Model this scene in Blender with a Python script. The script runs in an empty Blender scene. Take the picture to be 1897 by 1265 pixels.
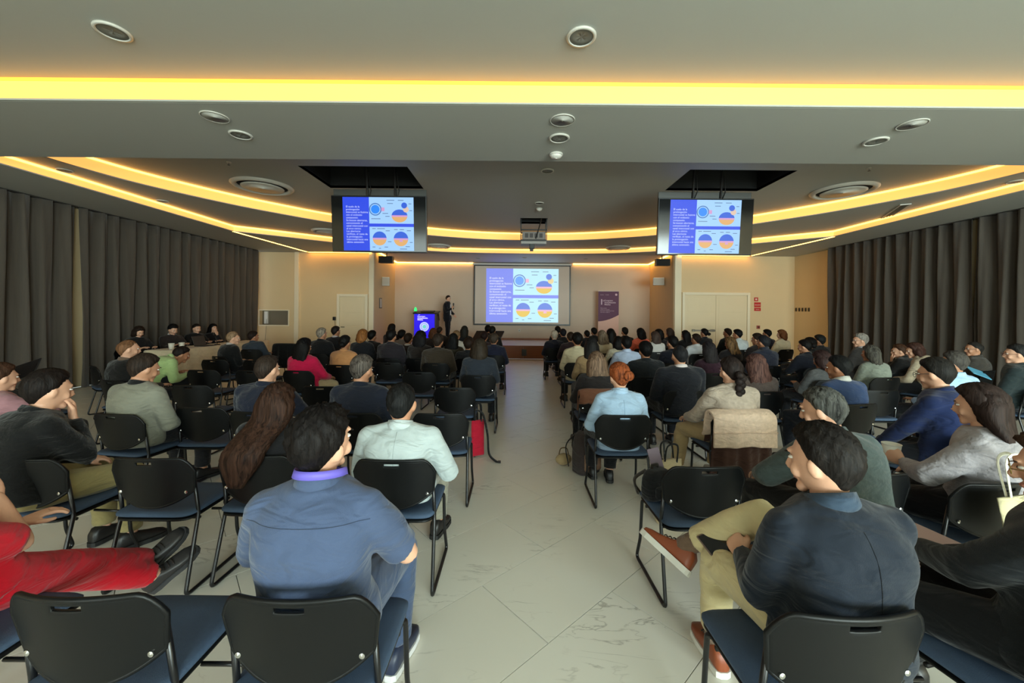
import bpy, bmesh, math, random
import numpy as np
from mathutils import Matrix, Vector, geometry
random.seed(7); np.random.seed(7)
SC = bpy.context.scene
COL = SC.collection
PI = math.pi

# ------------------------------------------------------------------ camera
F_PX, CX, CY, CAM_Z, ROLL = 720.0, 956.0, 580.0, 1.55, 0.0087
cam_d = bpy.data.cameras.new('camera')
cam = bpy.data.objects.new('camera', cam_d)
COL.objects.link(cam)
cam_d.sensor_width = 36.0
cam_d.lens = F_PX / 1897.0 * 36.0
cam_d.shift_x = -(CX - 948.5) / 1897.0
cam_d.shift_y = -(632.5 - CY) / 1897.0
cam_d.clip_start = 0.02
cam.matrix_world = Matrix.Translation((0, 0, CAM_Z)) @ Matrix.Rotation(-ROLL, 4, 'Y') @ Matrix.Rotation(PI / 2, 4, 'X')
SC.camera = cam

def pix(x, y, Y):
    """photo pixel at depth Y -> X, z in metres"""
    u, v = x - CX, y - CY
    a, b = u + v * ROLL, v - u * ROLL
    return a * Y / F_PX, CAM_Z - b * Y / F_PX

def pixz(x, y, z):
    """photo pixel on the horizontal plane of height z -> X, Y"""
    u, v = x - CX, y - CY
    a, b = u + v * ROLL, v - u * ROLL
    Y = (CAM_Z - z) * F_PX / b
    return a * Y / F_PX, Y

def px_of(X, Y, z):
    a, b = X * F_PX / Y, (CAM_Z - z) * F_PX / Y
    return CX + a - b * ROLL, CY + b + a * ROLL

# ------------------------------------------------------------------ world, daylight, exposure
w = bpy.data.worlds.new('world'); SC.world = w; w.use_nodes = True
w.node_tree.nodes['Background'].inputs[0].default_value = (0.80, 0.95, 0.90, 1)
w.node_tree.nodes['Background'].inputs[1].default_value = 0.6
SC.view_settings.view_transform = 'Standard'
SC.view_settings.look = 'None'
SC.view_settings.gamma = 1.0
SC.view_settings.use_curve_mapping = False
SC.view_settings.exposure = 0.12
SC.cycles.use_denoising = True
SC.cycles.max_bounces = 6
SC.cycles.diffuse_bounces = 4
SC.cycles.glossy_bounces = 3
SC.cycles.transmission_bounces = 4
SC.cycles.caustics_reflective = False
SC.cycles.caustics_refractive = False

def area_light(name, loc, rot, sx, sy, power, color):
    d = bpy.data.lights.new(name, 'AREA'); d.shape = 'RECTANGLE'; d.size = sx; d.size_y = sy
    d.energy = power; d.color = color
    o = bpy.data.objects.new(name, d); o.location = loc; o.rotation_euler = rot; COL.objects.link(o)
    return o
# daylight pushing in through the glazed rear wall (right-hand half) behind the photographer
area_light('daylight_rear', (5.2, -7.52, 1.75), (PI / 2, 0, 0), 7.2, 2.9, 1750, (0.82, 1.0, 0.97))
area_light('daylight_rear_side', (-4.8, -7.52, 1.75), (PI / 2, 0, 0), 5.2, 2.9, 350, (0.86, 1.0, 0.94))

# ------------------------------------------------------------------ materials
def lin(c):
    out = []
    for v in c:
        v = v / 255.0
        out.append(v / 12.92 if v <= 0.04045 else ((v + 0.055) / 1.055) ** 2.4)
    return tuple(out)
MATS = {}
def newmat(name):
    m = bpy.data.materials.new(name); m.use_nodes = True
    nt = m.node_tree
    return m, nt, nt.nodes['Principled BSDF']
def mat(name, rgb, rough=0.6, metal=0.0, var=0.0, vscale=4.0, bump=0.0, bscale=60.0, stretch=(1, 1, 1), spec=0.5, sheen=0.0, coord='Object', trans=0.0):
    if name in MATS: return MATS[name]
    m, nt, b = newmat(name)
    c = lin(rgb)
    b.inputs['Base Color'].default_value = (*c, 1)
    b.inputs['Roughness'].default_value = rough
    b.inputs['Metallic'].default_value = metal
    b.inputs['Specular IOR Level'].default_value = spec
    if sheen: b.inputs['Sheen Weight'].default_value = sheen
    if trans: b.inputs['Transmission Weight'].default_value = trans
    if var or bump:
        tc = nt.nodes.new('ShaderNodeTexCoord'); mp = nt.nodes.new('ShaderNodeMapping')
        mp.inputs['Scale'].default_value = stretch
        nt.links.new(tc.outputs[coord], mp.inputs['Vector'])
    if var:
        n = nt.nodes.new('ShaderNodeTexNoise'); n.inputs['Scale'].default_value = vscale; n.inputs['Detail'].default_value = 4
        nt.links.new(mp.outputs[0], n.inputs['Vector'])
        r = nt.nodes.new('ShaderNodeMix'); r.data_type = 'RGBA'
        r.inputs[6].default_value = tuple(max(0, v * (1 - var)) for v in c) + (1,)
        r.inputs[7].default_value = tuple(min(1, v * (1 + var)) for v in c) + (1,)
        nt.links.new(n.outputs['Fac'], r.inputs[0]); nt.links.new(r.outputs[2], b.inputs['Base Color'])
    if bump:
        n2 = nt.nodes.new('ShaderNodeTexNoise'); n2.inputs['Scale'].default_value = bscale; n2.inputs['Detail'].default_value = 3
        nt.links.new(mp.outputs[0], n2.inputs['Vector'])
        bp = nt.nodes.new('ShaderNodeBump'); bp.inputs['Strength'].default_value = bump; bp.inputs['Distance'].default_value = 0.02
        nt.links.new(n2.outputs['Fac'], bp.inputs['Height']); nt.links.new(bp.outputs[0], b.inputs['Normal'])
    MATS[name] = m
    return m
def emit(name, rgb, strength, base=None):
    if name in MATS: return MATS[name]
    m, nt, b = newmat(name)
    b.inputs['Base Color'].default_value = (*lin(base or rgb), 1)
    b.inputs['Emission Color'].default_value = (*lin(rgb), 1)
    b.inputs['Emission Strength'].default_value = strength
    b.inputs['Roughness'].default_value = 0.5
    MATS[name] = m
    return m
def cloth(rgb, kind='weave'):
    """woven or knitted garment colour with soft wrinkle relief"""
    key = 'cloth_%s_%d_%d_%d' % ((kind,) + tuple(rgb))
    if key in MATS: return MATS[key]
    m, nt, b = newmat(key)
    c = tuple(v ** 1.16 for v in lin(rgb))
    b.inputs['Roughness'].default_value = 0.85
    b.inputs['Specular IOR Level'].default_value = 0.25
    b.inputs['Sheen Weight'].default_value = 0.15
    tc = nt.nodes.new('ShaderNodeTexCoord')
    n = nt.nodes.new('ShaderNodeTexNoise'); n.inputs['Scale'].default_value = 35 if kind == 'knit' else 14; n.inputs['Detail'].default_value = 6
    nt.links.new(tc.outputs['Object'], n.inputs['Vector'])
    r = nt.nodes.new('ShaderNodeMix'); r.data_type = 'RGBA'
    v = 0.30 if kind == 'knit' else 0.14
    r.inputs[6].default_value = tuple(x * (1 - v) for x in c) + (1,); r.inputs[7].default_value = tuple(min(1, x * (1 + v)) for x in c) + (1,)
    nt.links.new(n.outputs['Fac'], r.inputs[0]); nt.links.new(r.outputs[2], b.inputs['Base Color'])
    mp = nt.nodes.new('ShaderNodeMapping'); mp.inputs['Scale'].default_value = (1, 1, 2.6)
    nt.links.new(tc.outputs['Object'], mp.inputs['Vector'])
    n2 = nt.nodes.new('ShaderNodeTexNoise'); n2.inputs['Scale'].default_value = 6.0; n2.inputs['Detail'].default_value = 2; n2.inputs['Distortion'].default_value = 1.2
    nt.links.new(mp.outputs[0], n2.inputs['Vector'])
    n3 = nt.nodes.new('ShaderNodeTexNoise'); n3.inputs['Scale'].default_value = 90 if kind == 'knit' else 320; n3.inputs['Detail'].default_value = 1
    nt.links.new(tc.outputs['Object'], n3.inputs['Vector'])
    b1 = nt.nodes.new('ShaderNodeBump'); b1.inputs['Strength'].default_value = 0.45; b1.inputs['Distance'].default_value = 0.05
    b2 = nt.nodes.new('ShaderNodeBump'); b2.inputs['Strength'].default_value = 0.6 if kind == 'knit' else 0.2; b2.inputs['Distance'].default_value = 0.004
    nt.links.new(n2.outputs['Fac'], b1.inputs['Height']); nt.links.new(n3.outputs['Fac'], b2.inputs['Height'])
    nt.links.new(b1.outputs[0], b2.inputs['Normal']); nt.links.new(b2.outputs[0], b.inputs['Normal'])
    MATS[key] = m
    return m
def hairmat(rgb, tip=None):
    key = 'hair_%d_%d_%d_%s' % (*rgb, tip)
    if key in MATS: return MATS[key]
    m, nt, b = newmat(key)
    c = lin(rgb); t = lin(tip) if tip else tuple(x * 1.35 + 0.001 for x in c)
    b.inputs['Roughness'].default_value = 0.58
    b.inputs['Specular IOR Level'].default_value = 0.12
    tc = nt.nodes.new('ShaderNodeTexCoord'); mp = nt.nodes.new('ShaderNodeMapping'); mp.inputs['Scale'].default_value = (1, 1, 0.06)
    nt.links.new(tc.outputs['Object'], mp.inputs['Vector'])
    n = nt.nodes.new('ShaderNodeTexNoise'); n.inputs['Scale'].default_value = 70; n.inputs['Detail'].default_value = 4; n.inputs['Distortion'].default_value = 0.8
    nt.links.new(mp.outputs[0], n.inputs['Vector'])
    r = nt.nodes.new('ShaderNodeMix'); r.data_type = 'RGBA'
    r.inputs[6].default_value = tuple(x * 0.5 for x in c) + (1,); r.inputs[7].default_value = (*t, 1)
    cr = nt.nodes.new('ShaderNodeMapRange'); cr.inputs[1].default_value = 0.32; cr.inputs[2].default_value = 0.68
    nt.links.new(n.outputs['Fac'], cr.inputs[0]); nt.links.new(cr.outputs[0], r.inputs[0]); nt.links.new(r.outputs[2], b.inputs['Base Color'])
    bp = nt.nodes.new('ShaderNodeBump'); bp.inputs['Strength'].default_value = 0.7; bp.inputs['Distance'].default_value = 0.006
    nt.links.new(n.outputs['Fac'], bp.inputs['Height']); nt.links.new(bp.outputs[0], b.inputs['Normal'])
    MATS[key] = m
    return m

# ------------------------------------------------------------------ mesh helpers
class MB:
    """collects vertices and faces; build() links them as ONE mesh object"""
    def __init__(s): s.v = []; s.f = []; s.m = []; s.n = 0
    def add(s, V, Fc, mi=0):
        V = np.asarray(V, float).reshape(-1, 3)
        s.v.append(V)
        for fc in Fc: s.f.append(tuple(int(i) + s.n for i in fc)); s.m.append(mi)
        s.n += len(V); return s
    def box(s, c, d, rot=None, mi=0):
        x, y, z = (k / 2 for k in d)
        V = np.array([[-x, -y, -z], [x, -y, -z], [x, y, -z], [-x, y, -z], [-x, -y, z], [x, -y, z], [x, y, z], [-x, y, z]])
        if rot is not None: V = V @ np.array(rot.to_3x3()).T
        return s.add(V + np.array(c), [(3, 2, 1, 0), (4, 5, 6, 7), (0, 1, 5, 4), (1, 2, 6, 5), (2, 3, 7, 6), (3, 0, 4, 7)], mi)
    def rings(s, R, cap=True, mi=0, closed=False):
        R = np.asarray(R, float); n, k = R.shape[:2]
        Fc = []
        for i in range(n - 1 if not closed else n):
            j = (i + 1) % n
            for a in range(k):
                b = (a + 1) % k
                Fc.append((i * k + a, i * k + b, j * k + b, j * k + a))
        V = R.reshape(-1, 3)
        if cap and not closed:
            V = np.vstack([V, R[0].mean(0), R[-1].mean(0)])
            c0, c1 = n * k, n * k + 1
            for a in range(k):
                b = (a + 1) % k
                Fc.append((c0, b, a)); Fc.append((c1, (n - 1) * k + a, (n - 1) * k + b))
        return s.add(V, Fc, mi)
    def tube(s, P, r, seg=8, cap=True, round_end=False, mi=0, closed=False, flat=None):
        return s.rings(tube_rings(P, r, seg, round_end, closed, flat), cap, mi, closed)
    def lathe(s, prof, seg=24, c=(0, 0, 0), mi=0):
        a = np.linspace(0, 2 * PI, seg, endpoint=False)
        R = [np.c_[r * np.cos(a) + c[0], r * np.sin(a) + c[1], np.full(seg, z + c[2])] for r, z in prof]
        return s.rings(R, True, mi)
    def poly(s, pts, z0, z1, holes=(), mi=0):
        """prism from an XY polygon with holes"""
        loops = [list(pts)] + [list(h) for h in holes]
        flat = [Vector((p[0], p[1], 0)) for lp in loops for p in lp]
        tris = geometry.tessellate_polygon([[Vector((p[0], p[1], 0)) for p in lp] for lp in loops])
        n = len(flat)
        V = [(p.x, p.y, z0) for p in flat] + [(p.x, p.y, z1) for p in flat]
        Fc = []
        for t in tris:
            a, b, c = (flat[i] for i in t)
            if (b - a).cross(c - a).z < 0: t = t[::-1]
            Fc.append((t[2], t[1], t[0])); Fc.append((t[0] + n, t[1] + n, t[2] + n))
        k = 0
        for lp in loops:
            L = len(lp)
            for i in range(L):
                j = (i + 1) % L
                Fc.append((k + i, k + j, k + j + n, k + i + n))
            k += L
        return s.add(V, Fc, mi)
    def arrays(s): return np.vstack(s.v), s.f, s.m
    def build(s, name, m=None, parent=None, smooth=False, bevel=0.0, **kw):
        V, Fc, mi = s.arrays()
        return mkobj(name, V, Fc, m, parent, smooth, bevel, mi, **kw)

def tube_rings(P, r, seg=8, round_end=False, closed=False, flat=None):
    P = np.asarray(P, float); n = len(P)
    r = np.full(n, r, float) if np.isscalar(r) else np.asarray(r, float)
    if round_end and not closed:
        d0 = P[0] - P[1]; d0 /= np.linalg.norm(d0) + 1e-9; d1 = P[-1] - P[-2]; d1 /= np.linalg.norm(d1) + 1e-9
        A, ra, B, rb = [], [], [], []
        for t in (1.0, 0.9, 0.6):
            A.append(P[0] + d0 * r[0] * t); ra.append(r[0] * max(0.08, math.sqrt(max(0, 1 - t * t))))
        for t in (0.6, 0.9, 1.0):
            B.append(P[-1] + d1 * r[-1] * t); rb.append(r[-1] * max(0.08, math.sqrt(max(0, 1 - t * t))))
        P = np.vstack([A, P, B]); r = np.r_[ra, r, rb]; n = len(P)
    T = np.zeros_like(P)
    if closed:
        T = np.roll(P, -1, 0) - np.roll(P, 1, 0)
    else:
        T[1:-1] = P[2:] - P[:-2]; T[0] = P[1] - P[0]; T[-1] = P[-1] - P[-2]
    T /= np.linalg.norm(T, axis=1)[:, None] + 1e-9
    up = np.array([0, 0, 1.0]) if abs(T[0][2]) < 0.9 else np.array([0, 1.0, 0])
    N = np.cross(up, T[0]); N /= np.linalg.norm(N)
    a = np.linspace(0, 2 * PI, seg, endpoint=False)
    R = []
    for i in range(n):
        N = N - T[i] * N.dot(T[i]); N /= np.linalg.norm(N) + 1e-9
        B = np.cross(T[i], N)
        fl = flat or (1, 1)
        R.append(P[i] + r[i] * (np.cos(a)[:, None] * N * fl[0] + np.sin(a)[:, None] * B * fl[1]))
    return np.array(R)

def fillet(P, rad=0.04, k=5):
    """round the corners of a polyline"""
    P = [np.array(p, float) for p in P]; out = [P[0]]
    for i in range(1, len(P) - 1):
        a, b, c = P[i - 1], P[i], P[i + 1]
        u = (a - b); lu = np.linalg.norm(u); u /= lu; v = (c - b); lv = np.linalg.norm(v); v /= lv
        r = min(rad, lu * 0.45, lv * 0.45)
        p, q = b + u * r, b + v * r
        for t in np.linspace(0, 1, k): out.append((1 - t) ** 2 * p + 2 * t * (1 - t) * b + t * t * q)
    out.append(P[-1]); return np.array(out)

def mesh_from(V, Fc, mats=(), mi=None, smooth=False):
    me = bpy.data.meshes.new('mesh')
    V = np.asarray(V, np.float32)
    lens = np.fromiter((len(f) for f in Fc), np.int32, len(Fc))
    loops = np.concatenate([np.asarray(f, np.int32) for f in Fc]) if not isinstance(Fc, np.ndarray) else Fc.astype(np.int32).ravel()
    me.vertices.add(len(V)); me.vertices.foreach_set('co', V.ravel())
    me.loops.add(len(loops)); me.loops.foreach_set('vertex_index', loops)
    me.polygons.add(len(lens))
    me.polygons.foreach_set('loop_start', np.r_[0, np.cumsum(lens)[:-1]].astype(np.int32))
    me.polygons.foreach_set('loop_total', lens)
    for m in mats: me.materials.append(m)
    if mi is not None and len(mats) > 1: me.polygons.foreach_set('material_index', np.asarray(mi, np.int32))
    me.polygons.foreach_set('use_smooth', np.full(len(lens), bool(smooth)))
    me.update(calc_edges=True); me.validate()
    return me

def mkobj(name, V, Fc, m=None, parent=None, smooth=False, bevel=0.0, mi=None, loc=None, rot=None, label=None, cat=None, group=None, kind=None):
    mats = m if isinstance(m, (list, tuple)) else ([m] if m else [])
    me = mesh_from(V, Fc, mats, mi, smooth)
    me.name = name
    o = bpy.data.objects.new(name, me); COL.objects.link(o)
    if parent is not None: o.parent = parent
    if loc is not None: o.location = loc
    if rot is not None: o.rotation_euler = rot
    if bevel:
        b = o.modifiers.new('bevel', 'BEVEL'); b.width = bevel; b.segments = 2; b.limit_method = 'ANGLE'
    return tag(o, label, cat, group, kind)
def tag(o, label=None, cat=None, group=None, kind=None):
    if label: o['label'] = label
    if cat: o['category'] = cat
    if group: o['group'] = group
    if kind: o['kind'] = kind
    return o
def thing(name, label, cat, loc=(0, 0, 0), rz=0.0, group=None):
    o = bpy.data.objects.new(name, None); COL.objects.link(o)
    o.empty_display_size = 0.1; o.location = loc; o.rotation_euler = (0, 0, rz)
    return tag(o, label, cat, group)
def copy_tree(o, parent=None):
    c = o.copy(); COL.objects.link(c)
    if parent is not None: c.parent = parent
    for ch in list(o.children): copy_tree(ch, c)
    return c
def struct(name, mb, m, parent=None, **kw):
    o = mb.build(name, m, parent, **kw)
    if parent is None: o['kind'] = 'structure'
    return o

TMP = bpy.data.scenes.new('build_bench')
def evaluate(V, Fc, mods):
    """run a few modifiers on a temporary mesh, return vertices and faces"""
    me = mesh_from(V, Fc); ob = bpy.data.objects.new('bench', me); TMP.collection.objects.link(ob)
    for typ, kw in mods:
        md = ob.modifiers.new(typ, typ)
        for k, v in kw.items(): setattr(md, k, v)
    vl = TMP.view_layers[0]; vl.update()
    dg = vl.depsgraph; dg.update()
    ev = ob.evaluated_get(dg); m2 = bpy.data.meshes.new_from_object(ev)
    n = len(m2.vertices); VV = np.empty(n * 3, np.float32); m2.vertices.foreach_get('co', VV)
    lt = np.empty(len(m2.polygons), np.int32); m2.polygons.foreach_get('loop_total', lt)
    li = np.empty(len(m2.loops), np.int32); m2.loops.foreach_get('vertex_index', li)
    FF = [tuple(x) for x in np.split(li, np.cumsum(lt)[:-1])] if len(set(lt.tolist())) > 1 else li.reshape(-1, lt[0] if len(lt) else 4)
    TMP.collection.objects.unlink(ob); bpy.data.objects.remove(ob); bpy.data.meshes.remove(me); bpy.data.meshes.remove(m2)
    return VV.reshape(-1, 3).astype(float), FF
def remesh(mb, voxel, smooth=3):
    V, Fc, _ = mb.arrays()
    mods = [('REMESH', dict(mode='VOXEL', voxel_size=voxel))]
    if smooth: mods.append(('SMOOTH', dict(factor=0.5, iterations=smooth)))
    return evaluate(V, Fc, mods)
# ------------------------------------------------------------------ the room
XL, XR, YB, YF, YS = -8.75, 9.45, -7.5, 13.2, 16.2      # left wall, right wall, rear, front wall, stage back wall
ZP, ZM, ZC, ZN = 3.55, 3.70, 3.92, 3.77                  # ceiling levels: perimeter soffit, middle tier, centre, rear bay
XC = 0.425
STG = 0.44                                               # stage height

M_wall = mat('wall_paint', (216, 190, 148), 0.7, var=0.03, vscale=2.5, bump=0.03, bscale=180)
M_trim = mat('trim_paint', (232, 218, 190), 0.5)
M_ceil = mat('ceiling_paint', (170, 171, 165), 0.62, var=0.02, vscale=1.2, bump=0.015, bscale=120)
M_dark = mat('dark_void', (12, 12, 13), 0.8)
M_black = mat('black_plastic', (16, 17, 18), 0.38, bump=0.02, bscale=500)
M_blackm = mat('black_metal', (14, 14, 15), 0.35)
M_white = mat('white_plastic', (214, 212, 205), 0.45)
M_chrome = mat('chrome', (210, 210, 210), 0.2, 1.0)
M_faceglow = emit('cove_face_glow', (255, 186, 98), 0.95)  # glow for the cove step faces, imitating LED light falling on plaster
M_ledhot = emit('led_warm_bright', (255, 184, 84), 5.0)
M_ledline = emit('led_line', (255, 180, 74), 13.0)
M_ledstage = emit('led_stage_line', (255, 190, 92), 8.0)

# marble floor tiles
def tile_material():
    m, nt, b = newmat('floor_marble_tile')
    N, Lk = nt.nodes, nt.links
    tc = N.new('ShaderNodeTexCoord'); oi = N.new('ShaderNodeObjectInfo')
    ad = N.new('ShaderNodeVectorMath'); ad.operation = 'MULTIPLY_ADD'
    ad.inputs[1].default_value = (1, 1, 1)
    mul = N.new('ShaderNodeMath'); mul.operation = 'MULTIPLY'; mul.inputs[1].default_value = 37.0
    Lk.new(oi.outputs['Random'], mul.inputs[0]); Lk.new(tc.outputs['Object'], ad.inputs[0]); Lk.new(mul.outputs[0], ad.inputs[2])
    mp = N.new('ShaderNodeMapping'); mp.inputs['Scale'].default_value = (0.9, 4.2, 1); mp.inputs['Rotation'].default_value = (0, 0, 0.9)
    Lk.new(ad.outputs[0], mp.inputs['Vector'])
    n1 = N.new('ShaderNodeTexNoise'); n1.inputs['Scale'].default_value = 2.3; n1.inputs['Detail'].default_value = 6; n1.inputs['Distortion'].default_value = 0.7
    Lk.new(mp.outputs[0], n1.inputs['Vector'])
    cr = N.new('ShaderNodeValToRGB')
    e = cr.color_ramp.elements
    e[0].position = 0.485; e[0].color = (0, 0, 0, 1); e[1].position = 0.515; e[1].color = (0, 0, 0, 1)
    x = cr.color_ramp.elements.new(0.50); x.color = (1, 1, 1, 1)
    Lk.new(n1.outputs['Fac'], cr.inputs[0])
    n2 = N.new('ShaderNodeTexNoise'); n2.inputs['Scale'].default_value = 2.2; n2.inputs['Detail'].default_value = 3
    Lk.new(ad.outputs[0], n2.inputs['Vector'])
    cr2 = N.new('ShaderNodeValToRGB'); cr2.color_ramp.elements[0].position = 0.54; cr2.color_ramp.elements[1].position = 0.68
    Lk.new(n2.outputs['Fac'], cr2.inputs[0])
    vm = N.new('ShaderNodeMath'); vm.operation = 'MULTIPLY'; Lk.new(cr.outputs[0], vm.inputs[0]); Lk.new(cr2.outputs[0], vm.inputs[1])
    base = N.new('ShaderNodeMix'); base.data_type = 'RGBA'
    base.inputs[6].default_value = (*lin((220, 215, 202)), 1); base.inputs[7].default_value = (*lin((232, 228, 217)), 1)
    n3 = N.new('ShaderNodeTexNoise'); n3.inputs['Scale'].default_value = 1.1
    Lk.new(ad.outputs[0], n3.inputs['Vector']); Lk.new(n3.outputs['Fac'], base.inputs[0])
    mx = N.new('ShaderNodeMix'); mx.data_type = 'RGBA'; mx.inputs[7].default_value = (*lin((128, 120, 105)), 1)
    sc = N.new('ShaderNodeMath'); sc.operation = 'MULTIPLY'; sc.inputs[1].default_value = 0.6
    Lk.new(vm.outputs[0], sc.inputs[0]); Lk.new(sc.outputs[0], mx.inputs[0]); Lk.new(base.outputs[2], mx.inputs[6])
    Lk.new(mx.outputs[2], b.inputs['Base Color'])
    b.inputs['Roughness'].default_value = 0.3
    b.inputs['Specular IOR Level'].default_value = 0.45
    return m
M_tile = tile_material()
M_grout = mat('floor_grout', (120, 114, 102), 0.8)

floor = struct('floor', MB().box(((XL + XR) / 2, (YB + YF) / 2, -0.07), (XR - XL, YF - YB, 0.12)), M_grout)
def clip_poly(P, xa, xb, ya, yb):
    for ax, val, sg in ((0, xa, 1), (0, xb, -1), (1, ya, 1), (1, yb, -1)):
        out = []
        for i in range(len(P)):
            p, q = P[i], P[(i + 1) % len(P)]
            dp, dq = sg * (p[ax] - val), sg * (q[ax] - val)
            if dp >= 0: out.append(p)
            if dp * dq < 0:
                t = dp / (dp - dq); out.append((p[0] + t * (q[0] - p[0]), p[1] + t * (q[1] - p[1])))
        P = out
        if not P: return P
    return P
TW, TL, GAP = 0.515, 1.03, 0.004
d1 = np.array([math.cos(math.radians(42)), math.sin(math.radians(42))]); d2 = np.array([-d1[1], d1[0]])
org = np.array([0.058, 1.73])
tiles = []
for r in range(-36, 40):
    for c in range(-30, 28):
        o = org + d2 * (r * TW) + d1 * ((c + (0.5 if r % 2 else 0.0) + 0.14) * TL)
        g = GAP / 2
        quad = [o + d1 * g + d2 * g, o + d1 * (TL - g) + d2 * g, o + d1 * (TL - g) + d2 * (TW - g), o + d1 * g + d2 * (TW - g)]
        ctr = sum(quad) / 4
        if ctr[0] < XL - 1 or ctr[0] > XR + 1 or ctr[1] < YB - 1 or ctr[1] > YF + 1: continue
        P = clip_poly([tuple(q) for q in quad], XL + 0.05, XR - 0.05, YB + 0.05, YF - 0.02)
        if len(P) < 3: continue
        full = len(P) == 4 and all(abs(a - b) < 1e-6 for p, q in zip(P, quad) for a, b in zip(p, q))
        X, Y = ctr
        vis = 0.0
        if Y > 0.7 and abs(X) / Y < 1.36: vis = 1.0 / (Y * Y * Y) * (3.0 if -1.0 < X < 1.3 else 1.0)
        tiles.append((vis, ctr, P, full))
tiles.sort(key=lambda t: -t[0])
tile_me = None
stuff = MB()
for k, (vis, ctr, P, full) in enumerate(tiles):
    if k < 300 and vis > 0:
        loc = (ctr[0], ctr[1], 0)
        if full:
            if tile_me is None:
                mb = MB().poly([(p[0] - ctr[0], p[1] - ctr[1]) for p in P], -0.0095, 0.0)
                o = mb.build('tile', M_tile, floor, loc=loc); tile_me = o.data
            else:
                o = bpy.data.objects.new('tile', tile_me); COL.objects.link(o); o.parent = floor; o.location = loc
        else:
            MB().poly([(p[0] - ctr[0], p[1] - ctr[1]) for p in P], -0.0095, 0.0).build('tile', M_tile, floor, loc=loc)
    else:
        stuff.poly(P, -0.0095, 0.0)
stuff.build('remaining_tiles', M_tile, floor, kind='stuff')

# walls
struct('wall_left', MB().box((XL - 0.08, (YB + YF) / 2, 2.0), (0.16, YF - YB + 0.3, 4.0)), M_wall)
struct('wall_right', MB().box((XR + 0.08, (YB + YF) / 2, 2.0), (0.16, YF - YB + 0.3, 4.0)), M_wall)
# rear wall: piers and sill around two wide windows behind the photographer
mb = MB()
def wall_y(mb, x0, x1, z0, z1, y0, y1): mb.box(((x0 + x1) / 2, (y0 + y1) / 2, (z0 + z1) / 2), (x1 - x0, y1 - y0, z1 - z0))
for a, b in ((XL, -7.4), (-2.2, 1.6), (8.8, XR)): wall_y(mb, a, b, 0, 4, YB - 0.16, YB)
for a, b in ((-7.4, -2.2), (1.6, 8.8)):
    wall_y(mb, a, b, 0, 0.3, YB - 0.16, YB); wall_y(mb, a, b, 3.2, 4, YB - 0.16, YB)
struct('wall_back', mb, M_wall)
M_glass = mat('window_glass', (235, 245, 240), 0.02, trans=1.0)
for n, (a, b) in enumerate(((-7.4, -2.2), (1.6, 8.8))):
    mb = MB(); k = int((b - a) / 1.3)
    for i in range(k + 1): mb.box((a + (b - a) * i / k, YB - 0.1, 1.75), (0.06, 0.06, 2.9))
    for z in (0.33, 3.17): mb.box(((a + b) / 2, YB - 0.1, z), (b - a, 0.06, 0.06))
    struct('window_%d' % (n + 1), mb, mat('window_aluminium', (170, 172, 172), 0.4, 0.8))

# front wall, left of the stage: panel with a recess, pilaster, plain bay with a door
mb = MB()
rx0, rz1 = pix(481, 575, YF); rx1, rz0 = pix(534, 602, YF)
wall_y(mb, XL, -4.84, rz1, 4.0, YF, YF + 0.15); wall_y(mb, XL, -4.84, 0, rz0, YF, YF + 0.15)
wall_y(mb, XL, rx0, rz0, rz1, YF, YF + 0.15); wall_y(mb, rx1, -4.84, rz0, rz1, YF, YF + 0.15)
struct('wall_front', mb, M_wall)
mb = MB(); wall_y(mb, rx0 - 0.05, rx1 + 0.05, rz0 - 0.05, rz1 + 0.05, YF + 0.15, YF + 0.18)
struct('wall_recess', mb, mat('recess_grey', (112, 102, 84), 0.7, var=0.05))
mb = MB(); fr = 0.035
wall_y(mb, rx0 - fr, rx1 + fr, rz1, rz1 + fr, YF - 0.02, YF); wall_y(mb, rx0 - fr, rx1 + fr, rz0 - fr, rz0, YF - 0.02, YF)
wall_y(mb, rx0 - fr, rx0, rz0, rz1, YF - 0.02, YF); wall_y(mb, rx1, rx1 + fr, rz0, rz1, YF - 0.02, YF)
struct('trim_1', mb, M_trim)
mb = MB(); wall_y(mb, 5.35, XR, 0, 4.0, YF, YF + 0.15); struct('wall_front_right', mb, M_wall)
for n, (xa, xb) in enumerate(((545, 553), (683, 692), (1250, 1262))):
    a, b = pix(xa, 560, YF - 0.06)[0], pix(xb, 560, YF - 0.06)[0]
    mb = MB(); wall_y(mb, a, b, 0, ZP, YF - 0.07, YF); struct('trim_%d' % (n + 2), mb, M_trim, bevel=0.006)
# stage niche
def wall_seg(mb, p, q, z0, z1, t=0.12):
    p, q = np.array(p), np.array(q); d = (q - p) / np.linalg.norm(q - p); n = np.array([-d[1], d[0]]) * t
    return mb.poly([tuple(p), tuple(q), tuple(q + n), tuple(p + n)], z0, z1)
NLF, NLB, NRF, NRB = (-4.84, YF), (-5.06, YS), (5.35, YF), (5.57, YS)
struct('wall_stage_left', wall_seg(MB(), NLF, NLB, 0, 4.0), M_wall)
struct('wall_stage_right', wall_seg(MB(), NRB, NRF, 0, 4.0), M_wall)
mb = MB(); wall_y(mb, -5.2, 5.7, 0, 4.0, YS, YS + 0.12); struct('wall_stage_back', mb, mat('stage_wall_paint', (205, 186, 166), 0.75, var=0.03, vscale=2, bump=0.03, bscale=180))
ZST = 3.63
struct('ceiling_stage', MB().poly([(-4.84, YF - 0.02), (5.35, YF - 0.02), (5.57, YS), (-5.06, YS)], ZST, ZST + 0.06), mat('stage_ceiling_paint', (205, 203, 204), 0.6))
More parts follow.
